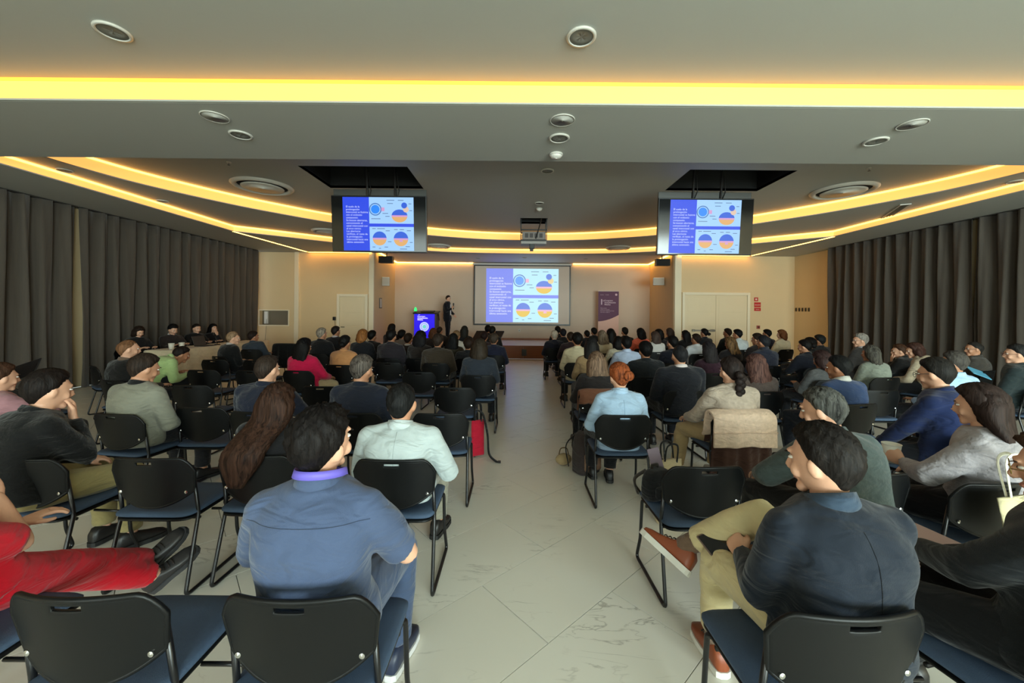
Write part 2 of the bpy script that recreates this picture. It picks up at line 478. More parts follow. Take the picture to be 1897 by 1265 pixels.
# stage platform with wooden riser
M_wood = mat('stage_wood', (148, 84, 42), 0.45, var=0.25, vscale=3, stretch=(0.6, 6, 14), bump=0.05, bscale=30)
stage = struct('floor_stage', MB().poly([(-4.84, YF), (5.35, YF), (5.57, YS), (-5.06, YS)], 0.0, STG), mat('stage_floor', (205, 190, 190), 0.32, var=0.05, vscale=2))
for i in range(6):
    a, b = -4.84 + 10.19 * i / 6, -4.84 + 10.19 * (i + 1) / 6
    mb = MB(); wall_y(mb, a + 0.003, b - 0.003, 0.02, STG - 0.03, YF - 0.03, YF); mb.build('riser_panel', M_wood, stage, bevel=0.003)
mb = MB(); wall_y(mb, -4.84, 5.35, STG - 0.028, STG + 0.012, YF - 0.05, YF + 0.02); mb.build('nosing', M_wood, stage, bevel=0.004)
mb = MB(); wall_y(mb, -5.04, 5.55, STG, STG + 0.07, YS - 0.015, YS); struct('baseboard_stage', mb, M_wood)
mb = MB(); wall_y(mb, XL, -4.84, 0, 0.09, YF - 0.015, YF); struct('baseboard_front', mb, M_trim)
mb = MB(); wall_y(mb, 5.35, XR, 0, 0.09, YF - 0.015, YF); struct('baseboard_right', mb, M_trim)

# ------------------------------------------------------------------ ceiling tiers
def catmull(P, k=6):
    P = [np.array(p, float) for p in P]; P = [2 * P[0] - P[1]] + P + [2 * P[-1] - P[-2]]
    out = []
    for i in range(1, len(P) - 2):
        a, b, c, d = P[i - 1], P[i], P[i + 1], P[i + 2]
        for t in np.linspace(0, 1, k, endpoint=False):
            out.append(0.5 * ((2 * b) + (c - a) * t + (2 * a - 5 * b + 4 * c - d) * t * t + (3 * b - a - 3 * c + d) * t ** 3))
    out.append(P[-2]); return np.array(out)
YBM0, YBM1 = 3.74, 5.12
arcA = [(7.15, YBM1), (7.1, 5.8), (6.85, 6.7), (6.24, 7.85), (5.6, 8.7), (4.96, 9.4), (4.0, 10.15), (3.0, 10.8), (1.5, 11.35), (0, 11.5)]
arcB = [(7.575, 9.8), (6.8, 10.4), (5.9, 11.15), (4.8, 11.95), (3.6, 12.55), (2.2, 12.95), (0, 13.08)]
def sym(A):
    L = [(-x, y) for x, y in A]; R = [(x, y) for x, y in A[:-1]][::-1]
    C = catmull(L + R); C[:, 0] += XC; return C
A1, A2 = sym(arcA), sym(arcB)
SL, SR = XC - 7.575, XC + 7.575
tv_holes = []
for q in (((553, 307), (757, 309), (782, 349), (612, 349)), ((1283, 314), (1480, 316), (1400, 354), (1228, 353))):
    P = [pixz(x, y, ZC) for x, y in q]
    xs = [(P[0][0] + P[3][0]) / 2, (P[1][0] + P[2][0]) / 2]; ys = [(P[0][1] + P[1][1]) / 2, (P[2][1] + P[3][1]) / 2]
    tv_holes.append((xs[0], xs[1], ys[0], ys[1]))
pj = [pixz(964, 403, ZC), pixz(1016, 415, ZC)]
pj_hole = (pixz(964, 404, ZC)[0], pixz(1015, 404, ZC)[0], pixz(990, 404, ZC)[1] , pixz(990, 404, ZC)[1] + 0.62)
def rect(h): return [(h[0], h[2]), (h[1], h[2]), (h[1], h[3]), (h[0], h[3])]
struct('ceiling_centre', MB().poly([tuple(p) for p in A1][::-1], ZC, ZC + 0.05, [rect(h) for h in tv_holes] + [rect(pj_hole)]), M_ceil)
struct('ceiling_middle', MB().poly([(SL, YBM1), (SL, 9.8)] + [tuple(p) for p in A2[1:-1]] + [(SR, 9.8), (SR, YBM1)] + [tuple(p) for p in A1[::-1]], ZM, ZM + 0.05), M_ceil)
struct('ceiling_perimeter', MB().poly([(XL, YBM1), (SL, YBM1), (SL, 9.8)] + [tuple(p) for p in A2[1:-1]] + [(SR, 9.8), (SR, YBM1), (XR, YBM1), (XR, YF + 0.0), (XL, YF + 0.0)], ZP, ZP + 0.05), M_ceil)
struct('ceiling_beam', MB().box(((XL + XR) / 2, (YBM0 + YBM1) / 2, ZP + 0.25), (XR - XL, YBM1 - YBM0 - 0.001, 0.5)), M_ceil, bevel=0.008)
struct('ceiling_rear', MB().box(((XL + XR) / 2, (YB + YBM0) / 2 - 0.001, ZN + 0.05), (XR - XL, YBM0 - YB, 0.1)), M_ceil)
for h, n in zip(tv_holes + [pj_hole], range(3)):
    mb = MB(); t = 0.02; z0, z1 = ZC + 0.001, ZC + 0.75
    mb.box(((h[0] + h[1]) / 2, (h[2] + h[3]) / 2, z1), (h[1] - h[0] + 2 * t, h[3] - h[2] + 2 * t, t))
    for x in (h[0] - t / 2, h[1] + t / 2): mb.box((x, (h[2] + h[3]) / 2, (z0 + z1) / 2), (t, h[3] - h[2] + 2 * t, z1 - z0))
    for y in (h[2] - t / 2, h[3] + t / 2): mb.box(((h[0] + h[1]) / 2, y, (z0 + z1) / 2), (h[1] - h[0], t, z1 - z0))
    struct('ceiling_pocket_%d' % (n + 1), mb, M_dark)

# ------------------------------------------------------------------ cove lights
def ribbon(mb, C, z0, z1, off=0.012):
    C = np.asarray(C, float); T = np.gradient(C, axis=0); T /= np.linalg.norm(T, axis=1)[:, None]
    Nn = np.c_[T[:, 1], -T[:, 0]]
    R = [[(p[0], p[1], z0), (p[0] + n[0] * off, p[1] + n[1] * off, z0), (p[0] + n[0] * off, p[1] + n[1] * off, z1), (p[0], p[1], z1)] for p, n in zip(C, Nn)]
    return mb.rings(np.array(R))
def cove(label, C, z0, z1, hot=True, side=1, mh=None):
    t = thing('cove_light', label, 'cove light', (0, 0, 0), group='warm cove lights of the ceiling')
    ribbon(MB(), C, z0, z1, 0.012 * side).build('diffuser', M_faceglow, t)  # step face itself glows, in place of the wash from the LED strip
    if hot: ribbon(MB(), C, z1 - 0.035, z1 - 0.004, 0.02 * side).build('led_strip', mh or M_ledhot, t)
    ribbon(MB(), C, z0 - 0.004, z0 + 0.012, 0.018 * side).build('lip', M_ceil, t)
    return t
cove('straight warm cove light spanning the ceiling step before the beam', [(x, YBM0) for x in np.linspace(XL, XR, 24)], ZP + 0.004, ZN, mh=emit('led_warm_soft', (255, 172, 56), 1.7))
cove('curved warm cove light around the highest ceiling tier', A1, ZM, ZC)
cove('outer warm cove light of straight sides and shallow curve towards the stage', np.vstack([[(SL, y) for y in np.linspace(YBM1, 9.6, 8)], A2, [(SR, y) for y in np.linspace(9.6, YBM1, 8)]]), ZP, ZM)
def line_light(label, P, wd=0.05, z=ZP):
    t = thing('line_light', label, 'line light', group='thin light lines set in the ceiling edge')
    P = [np.array(p) for p in P]; mb = MB()
    for a, b in zip(P[:-1], P[1:]):
        d = (b - a) / np.linalg.norm(b - a); n = np.array([-d[1], d[0]]) * wd / 2
        mb.poly([tuple(a - n), tuple(b - n), tuple(b + n), tuple(a + n)], z - 0.006, z - 0.001)
    mb.build('diffuser', M_ledline, t)
    return t
CL, CR = (-7.02, YF - 0.09), (7.85, YF - 0.09)
line_light('thin light line on the soffit beside the left curtain', [(SL, 9.8), (SL + 0.1, YF - 0.14)])
line_light('thin light line on the soffit beside the right curtain', [(SR, 9.8), (SR - 0.1, YF - 0.14)])
line_light('thin light line along the wall over the single door', [CL, (-4.9, YF - 0.09)])
line_light('thin light line along the wall over the double door', [(5.45, YF - 0.09), CR])
sx0, sz1 = pix(878, 489.5, 16.0); sx1, sz0 = pix(1056.5, 603.5, 16.0)
def stage_cove(label, P):
    t = thing('line_light', label, 'line light', group='thin light lines above the stage walls')
    mb = MB()
    for a, b in zip(P[:-1], P[1:]): 
        a, b = np.array(a), np.array(b); d = (b - a) / np.linalg.norm(b - a); n = np.array([-d[1], d[0]]) * 0.03
        mb.poly([tuple(a - n), tuple(b - n), tuple(b + n), tuple(a + n)], ZST - 0.03, ZST - 0.004)
    mb.build('diffuser', M_ledstage, t)
stage_cove('thin light line above the stage wall behind the lectern', [(-4.78, YF + 0.25), (-4.98, YS - 0.05), (sx0 - 0.05, YS - 0.05)])
stage_cove('thin light line above the stage wall behind the banner', [(sx1 + 0.12, YS - 0.05), (5.49, YS - 0.05), (5.29, YF + 0.25)])

# ------------------------------------------------------------------ curtains
def curtain_mat():
    m = mat('curtain_cloth', (76, 68, 60), 0.9, var=0.18, vscale=40, stretch=(1, 1, 0.05), bump=0.1, bscale=220, sheen=0.2)
    return m
M_cur = curtain_mat()
def curtain(label, X, y0, y1, side, top=ZP - 0.02, seed=0):
    rng = np.random.RandomState(seed)
    t = thing('curtain', label, 'curtain', (X, (y0 + y1) / 2, 0), group='pleated curtains along the side walls')
    n = int((y1 - y0) / 0.018)
    y = np.linspace(y0, y1, n) - (y0 + y1) / 2
    ph = np.cumsum(rng.uniform(0.6, 1.4, n)) * 0.018 / 0.30 * 2 * PI
    zs = [0.02, 0.5, 1.4, 2.4, 3.2, top]
    rows = []
    for z in zs:
        k = 0.6 + 0.4 * (1 - z / top)
        off = 0.085 * k * np.sin(ph + 0.25 * math.sin(z * 1.3)) + 0.03 * k * np.sin(2.3 * ph + z)
        rows.append(np.c_[off, y + 0.02 * np.sin(ph * 0.5 + z), np.full(n, z)])
    V = np.vstack(rows); Fc = []
    for r in range(len(zs) - 1):
        for i in range(n - 1):
            a = r * n + i; Fc.append((a, a + 1, a + n + 1, a + n) if side > 0 else (a, a + n, a + n + 1, a + 1))
    V2, F2 = evaluate(V, Fc, [('SOLIDIFY', dict(thickness=0.006))])
    mkobj('pleated_cloth', V2, F2, M_cur, t, True)
    MB().box((0, 0, top + 0.008), (0.10, y1 - y0, 0.016)).build('curtain_track', mat('curtain_track', (60, 58, 56), 0.5, 0.3), t)
    return t
curtain('dark taupe pleated curtain on the left wall behind the panel table', -8.55, 7.6, 12.78, 1, seed=1)
curtain('dark taupe pleated curtain on the left wall nearer the rear windows', -8.55, 1.2, 7.55, 1, seed=2)
curtain('dark taupe pleated curtain on the right wall nearest the switch plates', 9.24, 7.9, 11.45, -1, seed=3)
curtain('dark taupe pleated curtain on the right wall nearer the rear windows', 9.24, 1.2, 7.85, -1, seed=4)
mb = MB(); mb.box((XL + 0.012, 12.97, 1.78), (0.02, 0.09, 3.5))
struct('window_3', mb, emit('window_sliver', (225, 238, 255), 1.3))
# ------------------------------------------------------------------ doors, plates, signs
def text_arrays(body, size=0.1, align='LEFT', spacing=1.0, bold=0.0):
    cu = bpy.data.curves.new('lettering', 'FONT'); cu.body = body; cu.size = size; cu.align_x = align; cu.space_line = spacing
    cu.offset = bold; cu.resolution_u = 2
    ob = bpy.data.objects.new('lettering', cu); TMP.collection.objects.link(ob)
    vl = TMP.view_layers[0]; vl.update(); dg = vl.depsgraph; dg.update()
    m2 = bpy.data.meshes.new_from_object(ob.evaluated_get(dg))
    V = np.array([v.co[:] for v in m2.vertices]).reshape(-1, 3); Fc = [tuple(p.vertices) for p in m2.polygons]
    TMP.collection.objects.unlink(ob); bpy.data.objects.remove(ob); bpy.data.curves.remove(cu); bpy.data.meshes.remove(m2)
    return V, Fc
def letters(name, body, size, m, parent, origin, align='LEFT', spacing=1.0, bold=0.0, fit=None, kind=None):
    """lettering on an upright plane facing -Y; origin is the first baseline"""
    V, Fc = text_arrays(body, size, align, spacing, bold)
    if fit and len(V): V[:, 0] *= min(1.0, fit / (V[:, 0].max() - V[:, 0].min()))
    W = np.c_[V[:, 0] + origin[0], np.full(len(V), origin[1]), V[:, 1] + origin[2]]
    return mkobj(name, W, Fc, m, parent, kind=kind)

M_door = mat('door_paint', (226, 207, 172), 0.5, var=0.02, vscale=3)
def door(name, x0, x1, top, leaves, bar=False):
    d = bpy.data.objects.new(name, None); COL.objects.link(d); d.location = ((x0 + x1) / 2, YF, 0); d['kind'] = 'structure'
    hw = (x1 - x0) / 2; f = 0.09
    mb = MB()
    for s in (-1, 1): mb.box((s * (hw - f / 2), -0.03, top / 2), (f, 0.06, top))
    mb.box((0, -0.03, top - f / 2), (2 * hw - 2 * f, 0.06, f)); mb.build('door_frame', M_trim, d, bevel=0.006)
    lw = (2 * hw - 2 * f) / leaves
    for i in range(leaves):
        a = -hw + f + i * lw + 0.004; b = a + lw - 0.008
        lf = MB(); wall_y(lf, a, b, 0.005, top - f - 0.006, -0.024, -0.002); leaf = lf.build('door_leaf', M_door, d, bevel=0.003)
        h = top - f
        for z0, z1 in ((0.06, 0.30), (0.31, 0.52), (0.53, 0.73), (0.74, 0.97)):
            p = MB(); wall_y(p, a + 0.10, b - 0.10, z0 * h, z1 * h - 0.012, -0.031, -0.0242); p.build('door_panel', M_door, leaf, bevel=0.004)
        if bar and i == 0:
            p = MB(); p.box(((a + b) / 2 + 0.1, -0.10, 1.02), (lw - 0.3, 0.035, 0.05)); p.box((b - 0.12, -0.065, 1.02), (0.12, 0.08, 0.075)); p.box((a + 0.28, -0.065, 1.02), (0.08, 0.08, 0.075))
            p.build('panic_bar', mat('brushed_steel', (160, 155, 145), 0.35, 0.9), leaf, bevel=0.006)
        if not bar:
            p = MB(); p.tube([(a + 0.07, -0.03, 1.03), (a + 0.07, -0.08, 1.03), (a + 0.19, -0.085, 1.03)], 0.011, 8); p.lathe([(0.0, 0), (0.026, 0), (0.026, 0.008), (0, 0.008)], 14, (a + 0.07, -0.04, 1.02))
            p.build('door_handle', M_blackm, leaf)
    return d
door('door_1', pix(625, 560, YF)[0], pix(682, 560, YF)[0], 2.15, 1)
door('door_2', pix(1263, 560, YF)[0], pix(1388, 560, YF)[0], 2.31, 2, True)

M_red = mat('sign_red', (190, 32, 26), 0.5)
M_sign_w = mat('sign_white', (228, 205, 190), 0.5)
def wall_sign(x0, y0, x1, y1, label, text=None, dark=False):
    a, zt = pix(x0, y0, YF); b, zb = pix(x1, y1, YF)
    t = thing('safety_sign', label, 'sign', ((a + b) / 2, YF - 0.001, zb), group='red safety signs')
    h, wd = zt - zb, b - a
    mb = MB(); mb.box((0, -0.006, h / 2), (wd, 0.008, h)); mb.build('plate', M_red, t)
    if text: letters('lettering', text, h * 0.36, M_sign_w, t, (0, -0.0115, h * 0.36), 'CENTER', fit=wd * 0.85)
    else:
        mb = MB(); mb.box((0.0, -0.011, h * 0.5), (wd * 0.45, 0.002, h * 0.45)); mb.build('pictogram', M_sign_w, t)
    return t
wall_sign(1397, 551, 1404, 558, 'small square red safety sign above two wider ones by double door')
wall_sign(1397, 560, 1409, 569, 'red safety sign with a white lettered band by double door', 'SALIDA')
wall_sign(1397, 570, 1409, 576, 'narrow red safety sign lowest beside the double door', 'SALIDA')
a, z = pix(1404, 606, YF)
t = thing('call_point', 'small dark red alarm call point on wall beside double door', 'alarm', (a, YF - 0.001, z - 0.06))
MB().box((0, -0.02, 0.06), (0.1, 0.04, 0.11)).build('housing', mat('alarm_red', (150, 60, 48), 0.4), t, bevel=0.006)
MB().box((0, -0.042, 0.06), (0.05, 0.006, 0.05)).build('push_plate', mat('alarm_plate', (70, 40, 36), 0.4), t)
for i in range(5):
    x = 1475 + i * 5.9
    Y = XR * F_PX / (x - CX); z = pix(x, 573.5, Y)[1]
    t = thing('switch_plate', 'dark switch plate, %s from the right curtain in its row of five' % ('fifth', 'fourth', 'third', 'second', 'first')[i], 'switch', (XR - 0.001, Y, z - 0.06), group='row of dark switch plates')
    MB().box((-0.006, 0, 0.06), (0.012, 0.075, 0.12)).build('plate', mat('switch_plate', (70, 52, 30), 0.5), t, bevel=0.002)
    MB().box((-0.015, 0, 0.06), (0.008, 0.03, 0.05)).build('rocker', mat('switch_rocker', (40, 30, 20), 0.4), t)
a, z = pix(620, 590, YF)
t = thing('wall_telephone', 'small black wall box hanging beside single door', 'wall box', (a, YF - 0.001, z - 0.08))
MB().box((0, -0.03, 0.08), (0.09, 0.06, 0.12)).build('housing', M_black, t, bevel=0.008)
MB().tube([(0.02, -0.03, 0.02), (0.025, -0.02, -0.2), (0.022, -0.012, -0.7)], 0.005, 6).build('cable', M_black, t)
a, z = pix(487, 588, YF)
t = thing('socket_box', 'white socket box with hanging cord inside wall recess', 'socket', (a + 0.05, YF + 0.148, z - 0.2))
MB().box((0, -0.035, 0.2), (0.12, 0.07, 0.42)).build('housing', M_white, t, bevel=0.005)
MB().tube(fillet([(0.03, -0.07, 0.15), (0.05, -0.11, 0.1), (0.08, -0.185, -0.25), (0.03, -0.185, -0.9)], 0.1), 0.006, 6).build('cord', mat('grey_cord', (120, 110, 96), 0.6), t)

# black loudspeakers at the mouth of the stage and white ones on its side walls
def box_speaker(label, x0, y0, x1, y1, Y, m, mg, name, rz=0.0, off=0.0, grp=None):
    a, zt = pix(x0, y0, Y); b, zb = pix(x1, y1, Y)
    t = thing(name, label, 'loudspeaker', ((a + b) / 2 + off, Y, zb), rz, grp)
    wd, h = b - a, zt - zb
    MB().box((0, 0.10, h / 2), (wd, 0.2, h)).build('cabinet', m, t, bevel=0.012)
    MB().box((0, -0.006, h / 2), (wd * 0.9, 0.012, h * 0.86)).build('grille', mg, t, bevel=0.004)
    MB().tube([(0, 0.12, h * 0.6), (0, 0.14, h + 0.15)] if m is M_black else [(0, 0.2, h * 0.6), (-1.2 * off / abs(off) * 0.2, 0.25, h * 0.6)], 0.02, 8).build('bracket', M_blackm if m is M_black else M_white, t)
    return t
M_grill = mat('speaker_grille', (24, 24, 25), 0.7, bump=0.5, bscale=600)
M_grillw = mat('speaker_grille_white', (190, 184, 172), 0.7, bump=0.4, bscale=600)
box_speaker('black box loudspeaker under the stage ceiling above the lectern side', 701, 474, 727, 487, 13.45, M_black, M_grill, 'loudspeaker')
box_speaker('black box loudspeaker under the stage ceiling above the banner side', 1216, 479, 1242, 492, 13.45, M_black, M_grill, 'loudspeaker')
box_speaker('white wall loudspeaker on the stage side wall near the single door', 707, 513, 720, 529, 14.2, M_white, M_grillw, 'wall_speaker', 0.25, 0.02)
box_speaker('white wall loudspeaker on the stage side wall near the double door', 1212, 514, 1231, 528, 14.2, M_white, M_grillw, 'wall_speaker', -0.25, -0.02)
a, z = pix(710, 552, 14.0); zb = pix(710, 571, 14.0)[1]
t = thing('framed_notice', 'small framed notice on the stage side wall below white loudspeaker', 'frame', (-4.893, 14.0, zb))
MB().box((0.012, 0, (z - zb) / 2), (0.02, 0.24, z - zb)).build('frame', mat('notice_frame', (70, 62, 56), 0.4), t, bevel=0.003)
MB().box((0.0235, 0, (z - zb) / 2), (0.003, 0.18, z - zb - 0.06)).build('notice_sheet', mat('notice_sheet', (205, 196, 186), 0.6), t)
a, z = pix(971, 653, YF - 0.03)
t = thing('socket_plate', 'black socket plate set in the wooden stage riser', 'socket', (a, YF - 0.031, z - 0.11))
MB().box((0, -0.006, 0.11), (0.16, 0.012, 0.22)).build('plate', M_black, t, bevel=0.003)
for zz in (0.07, 0.15): MB().lathe([(0, 0), (0.028, 0), (0.028, 0.004), (0, 0.004)], 16).build('outlet', M_blackm, t, loc=(0, -0.012, zz), rot=(PI / 2, 0, 0))
a, z = pix(962, 612, YS)
t = thing('socket_plate', 'small white socket plate on stage wall below the projection screen', 'socket', (a, YS - 0.001, z - 0.05))
MB().box((0, -0.005, 0.05), (0.08, 0.01, 0.11)).build('plate', M_white, t, bevel=0.002)
MB().box((0, -0.012, 0.05), (0.04, 0.005, 0.06)).build('outlet', mat('outlet_grey', (150, 146, 140), 0.5), t)

# ------------------------------------------------------------------ ceiling fittings
M_fit = mat('ceiling_fitting', (196, 194, 186), 0.5)
M_fit2 = mat('ceiling_fitting_inner', (120, 120, 114), 0.6)
def downlight(px, py, z, label, r=0.118, grp='recessed downlights'):
    X, Y = pixz(px, py, z)
    t = thing('downlight', label, 'downlight', (X, Y, z - 0.015), group=grp)
    MB().lathe([(r * 0.8, 0.012), (r * 0.8, 0.0), (r * 0.86, -0.004), (r, 0.002), (r, 0.0145), (r * 0.8, 0.0145)], 36).build('trim_ring', M_fit, t, True)
    a = MB(); a.lathe([(0.0, 0.0085), (r * 0.5, 0.0085), (r * 0.8, 0.003), (r * 0.8, 0.012), (0, 0.012)], 36); a.build('lens', M_fit2, t, True)
    return t
downlight(209, 57, ZN, 'recessed round downlight in rear ceiling bay, far from windows')
downlight(1077, 67, ZN, 'recessed round downlight in rear ceiling bay above the aisle')
downlight(446, 249, ZP, 'round downlight on the ceiling beam over left seating')
downlight(1036, 255, ZP, 'round downlight on the ceiling beam over the aisle')
downlight(1622, 261, ZP, 'round downlight on the ceiling beam over right seating')
downlight(1014, 316, ZC, 'round downlight in the centre ceiling just beyond the beam', 0.11)
downlight(999, 376, ZC, 'round downlight in the centre ceiling before the projector', 0.1)
for px, py, lb in ((120, 315, 'above left curtain, close to the beam'), (301, 372, 'above left curtain, well beyond the beam'), (1880, 336, 'above right curtain')): downlight(px, py, ZM, 'small downlight between the cove lights ' + lb, 0.1, 'downlights between the coves')
for px, py, lb in ((886, 478, 'edge of projection screen nearer the lectern'), (972, 477, 'middle of projection screen'), (1085, 479, 'gap between projection screen and banner')): downlight(px, py, ZST, 'small stage ceiling downlight over ' + lb, 0.09, 'downlights above the stage')
def ceil_speaker(px, py, label):
    X, Y = pixz(px, py, ZP); r = 0.128
    t = thing('ceiling_speaker', label, 'ceiling speaker', (X, Y, ZP - 0.012))
    MB().lathe([(r * 0.93, 0.011), (r * 0.93, 0.0), (r, 0.003), (r, 0.0115)], 40).build('rim', M_fit, t, True)
    MB().lathe([(0, 0.002), (r * 0.93, 0.003), (r * 0.93, 0.011), (0, 0.011)], 40).build('grille', mat('ceiling_grille', (170, 168, 160), 0.7, bump=0.4, bscale=500), t, True)
    MB().lathe([(0, -0.0005), (0.012, -0.0005), (0.012, 0.0018), (0, 0.0018)], 12).build('badge', M_fit2, t)
ceil_speaker(398, 216, 'flat round ceiling speaker on the beam over left seating')
ceil_speaker(1042, 222, 'flat round ceiling speaker on the beam over the aisle')
ceil_speaker(1690, 230, 'flat round ceiling speaker on the beam over right seating')
def detector(px, py, z, label, r=0.085):
    X, Y = pixz(px, py, z)
    t = thing('smoke_detector', label, 'smoke detector', (X, Y, z - 0.06))
    MB().lathe([(r, 0.059), (r, 0.04), (r * 0.92, 0.036), (r * 0.92, 0.059)], 32).build('base', M_fit, t, True)
    MB().lathe([(0, 0.0), (r * 0.4, 0.002), (r * 0.7, 0.012), (r * 0.9, 0.034), (r * 0.9, 0.05), (0, 0.05)], 32).build('dome', M_white, t, True)
detector(1030, 285, ZP, 'white domed smoke detector on the beam over the aisle')
detector(999, 386, ZC, 'white domed smoke detector just in front of the projector', 0.07)
def sprinkler(px, py, z, label):
    X, Y = pixz(px, py, z)
    t = thing('sprinkler', label, 'sprinkler', (X, Y, z - 0.05))
    MB().lathe([(0, 0.04), (0.035, 0.04), (0.035, 0.049), (0, 0.049)], 20).build('rosette', M_fit, t, True)
    MB().lathe([(0, 0.0), (0.02, 0.0), (0.02, 0.004), (0.008, 0.006), (0.008, 0.04), (0, 0.04)], 14).build('head', M_chrome, t)
sprinkler(424, 300, ZC, 'small sprinkler head in the centre ceiling on the lectern side')
sprinkler(1610, 311, ZC, 'small sprinkler head in the centre ceiling on the banner side')
def diffuser(px, py, z, label, r):
    X, Y = pixz(px, py, z)
    t = thing('air_diffuser', label, 'air diffuser', (X, Y, z - 0.06), group='round air diffusers')
    MB().lathe([(r, 0.058), (r, 0.045), (r * 0.93, 0.012), (r * 0.86, 0.008), (r * 0.80, 0.03), (r * 0.80, 0.058)], 56).build('outer_ring', M_fit, t, True)
    MB().lathe([(0, 0.0), (r * 0.6, 0.001), (r * 0.68, 0.012), (r * 0.68, 0.022), (0, 0.022)], 56).build('disc', M_fit, t, True)
    MB().lathe([(r * 0.4, 0.024), (r * 0.79, 0.050), (r * 0.79, 0.058), (r * 0.4, 0.058)], 56).build('throat', M_dark, t, True)
diffuser(487, 344, ZC, 'large round air diffuser in the centre ceiling before left television', 0.52)
diffuser(1562, 352, ZC, 'large round air diffuser in the centre ceiling beside right television', 0.52)
diffuser(607, 428, ZM, 'round air diffuser between the coves behind left television', 0.4)
diffuser(812, 455, ZM, 'round air diffuser between the coves near the lectern', 0.4)
diffuser(1145, 458, ZM, 'round air diffuser between the coves above the banner side', 0.4)
X, Y = pixz(1658, 391, ZM)
t = thing('slot_vent', 'long slotted air vent between the coves above right curtain', 'air vent', (X, Y, ZM - 0.02), math.radians(60))
mb = MB(); mb.box((0, 0.07, 0.01), (1.2, 0.02, 0.018)); mb.box((0, -0.07, 0.01), (1.2, 0.02, 0.018)); mb.box((0.59, 0, 0.01), (0.02, 0.12, 0.018)); mb.box((-0.59, 0, 0.01), (0.02, 0.12, 0.018)); mb.build('vent_frame', M_fit, t)
for y in (-0.03, 0.0, 0.03): MB().box((0, y, 0.01), (1.16, 0.008, 0.012)).build('slat', M_fit2, t)

# ------------------------------------------------------------------ the slide, shared by both televisions and the projection screen
def slide(parent, W, H, cx, cz, y, k, wash=False):
    """slide face of width W, height H centred at (cx, cz) on the plane y facing -Y; k scales brightness"""
    tagn = 'projected' if wash else 'display'
    E = lambda n, c, s=1.0: emit('%s_%s' % (tagn, n), c, k * s, (20, 20, 24) if not wash else (120, 116, 110))
    if wash: pal = dict(blue=(112, 128, 236), pale=(182, 232, 250), deep=(84, 122, 220), gold=(226, 190, 70), pink=(232, 176, 206), ring=(92, 128, 200), core=(90, 156, 246), ink=(96, 124, 150), white=(236, 240, 255), skin=(228, 208, 150))
    else: pal = dict(blue=(18, 62, 226), pale=(158, 204, 255), deep=(28, 88, 214), gold=(222, 168, 100), pink=(206, 150, 200), ring=(60, 116, 186), core=(10, 132, 250), ink=(70, 98, 140), white=(210, 222, 255), skin=(220, 190, 170))
    def q(name, pts, col, dy):
        V = [(cx + (u - 0.5) * W, y - dy, cz + (0.5 - v) * H) for u, v in pts]
        return mkobj(name, V, [tuple(range(len(V)))], E(col, pal[col]), parent)
    R4 = lambda a, b, c, d: [(a, d), (c, d), (c, b), (a, b)]
    q('slide_background', R4(0, 0, 1, 1), 'blue', 0.0)
    q('slide_panel', R4(0.372, 0.0, 1, 0.49), 'pale', 0.001); q('slide_panel', R4(0.372, 0.55, 1, 1), 'pale', 0.001)
    asp = H / W
    def disc(name, u, v, r, col, dy, a0=0, a1=360, ky=1.0, n=32):
        A = np.radians(np.linspace(a0, a1, n)); pts = [(u + r * asp * math.cos(t), v - ky * r * math.sin(t)) for t in A]
        return q(name, pts, col, dy)
    def eye(u, v, r, ky=1.0):
        disc('diagram_globe', u, v, r, 'deep', 0.002, 0, 180, ky); disc('diagram_globe', u, v, r, 'gold', 0.002, 180, 360, ky)
        q('diagram_band', [(u - r * asp, v + 0.02), (u + r * asp, v + 0.02), (u + r * asp * 0.98, v - 0.012), (u - r * asp * 0.98, v - 0.012)], 'pink', 0.003)
    disc('diagram_ring', 0.46, 0.225, 0.118, 'ring', 0.002); disc('diagram_ring', 0.46, 0.225, 0.098, 'pale', 0.0025); disc('diagram_ring', 0.46, 0.225, 0.082, 'core', 0.003)
    q('diagram_band', R4(0.545, 0.19, 0.59, 0.26), 'pink', 0.003)
    eye(0.80, 0.345, 0.15, 0.80)
    disc('diagram_globe', 0.868, 0.15, 0.055, 'deep', 0.0035); disc('diagram_globe', 0.892, 0.225, 0.055, 'skin', 0.003)
    eye(0.513, 0.77, 0.132); eye(0.815, 0.775, 0.138)
    q('diagram_band', [(0.79, 0.83), (0.845, 0.83), (0.825, 0.775), (0.807, 0.775)], 'pink', 0.0035)
    body = 'El suelo de la\nprolongación\nintercostal se fusiona\ncon el endostio\ncompuesto.\nSe buscan aberturas,\ncomunicando el\ncanal intercostal con\nel arco cítrico.\nLas aberturas\nverifican, el resto de\nla prolongación\nintercostal hacia una\núltima extensión.'
    letters('slide_text', body, H * 0.052, E('white', pal['white']), parent, (cx - W * 0.455, y - 0.002, cz + H * 0.305), 'LEFT', 0.98, 0.0, fit=W * 0.31, kind='stuff')
    mb = MB()
    for u, v, l in ((0.62, 0.055, 0.11), (0.78, 0.055, 0.08), (0.63, 0.115, 0.08), (0.40, 0.40, 0.13), (0.56, 0.30, 0.08), (0.60, 0.355, 0.06), (0.93, 0.12, 0.04), (0.94, 0.245, 0.04), (0.41, 0.585, 0.05), (0.48, 0.585, 0.11), (0.60, 0.625, 0.06), (0.72, 0.60, 0.05), (0.80, 0.60, 0.06), (0.90, 0.62, 0.06), (0.63, 0.83, 0.05), (0.94, 0.84, 0.04), (0.41, 0.93, 0.04), (0.58, 0.93, 0.05), (0.50, 0.955, 0.03), (0.88, 0.92, 0.06), (0.80, 0.965, 0.10)):
        mb.box((cx + (u + l / 2 - 0.5) * W, y - 0.002, cz + (0.5 - v) * H), (l * W, 0.0006, H * 0.011))
    mb.build('diagram_captions', E('ink', pal['ink']), parent, kind='stuff')

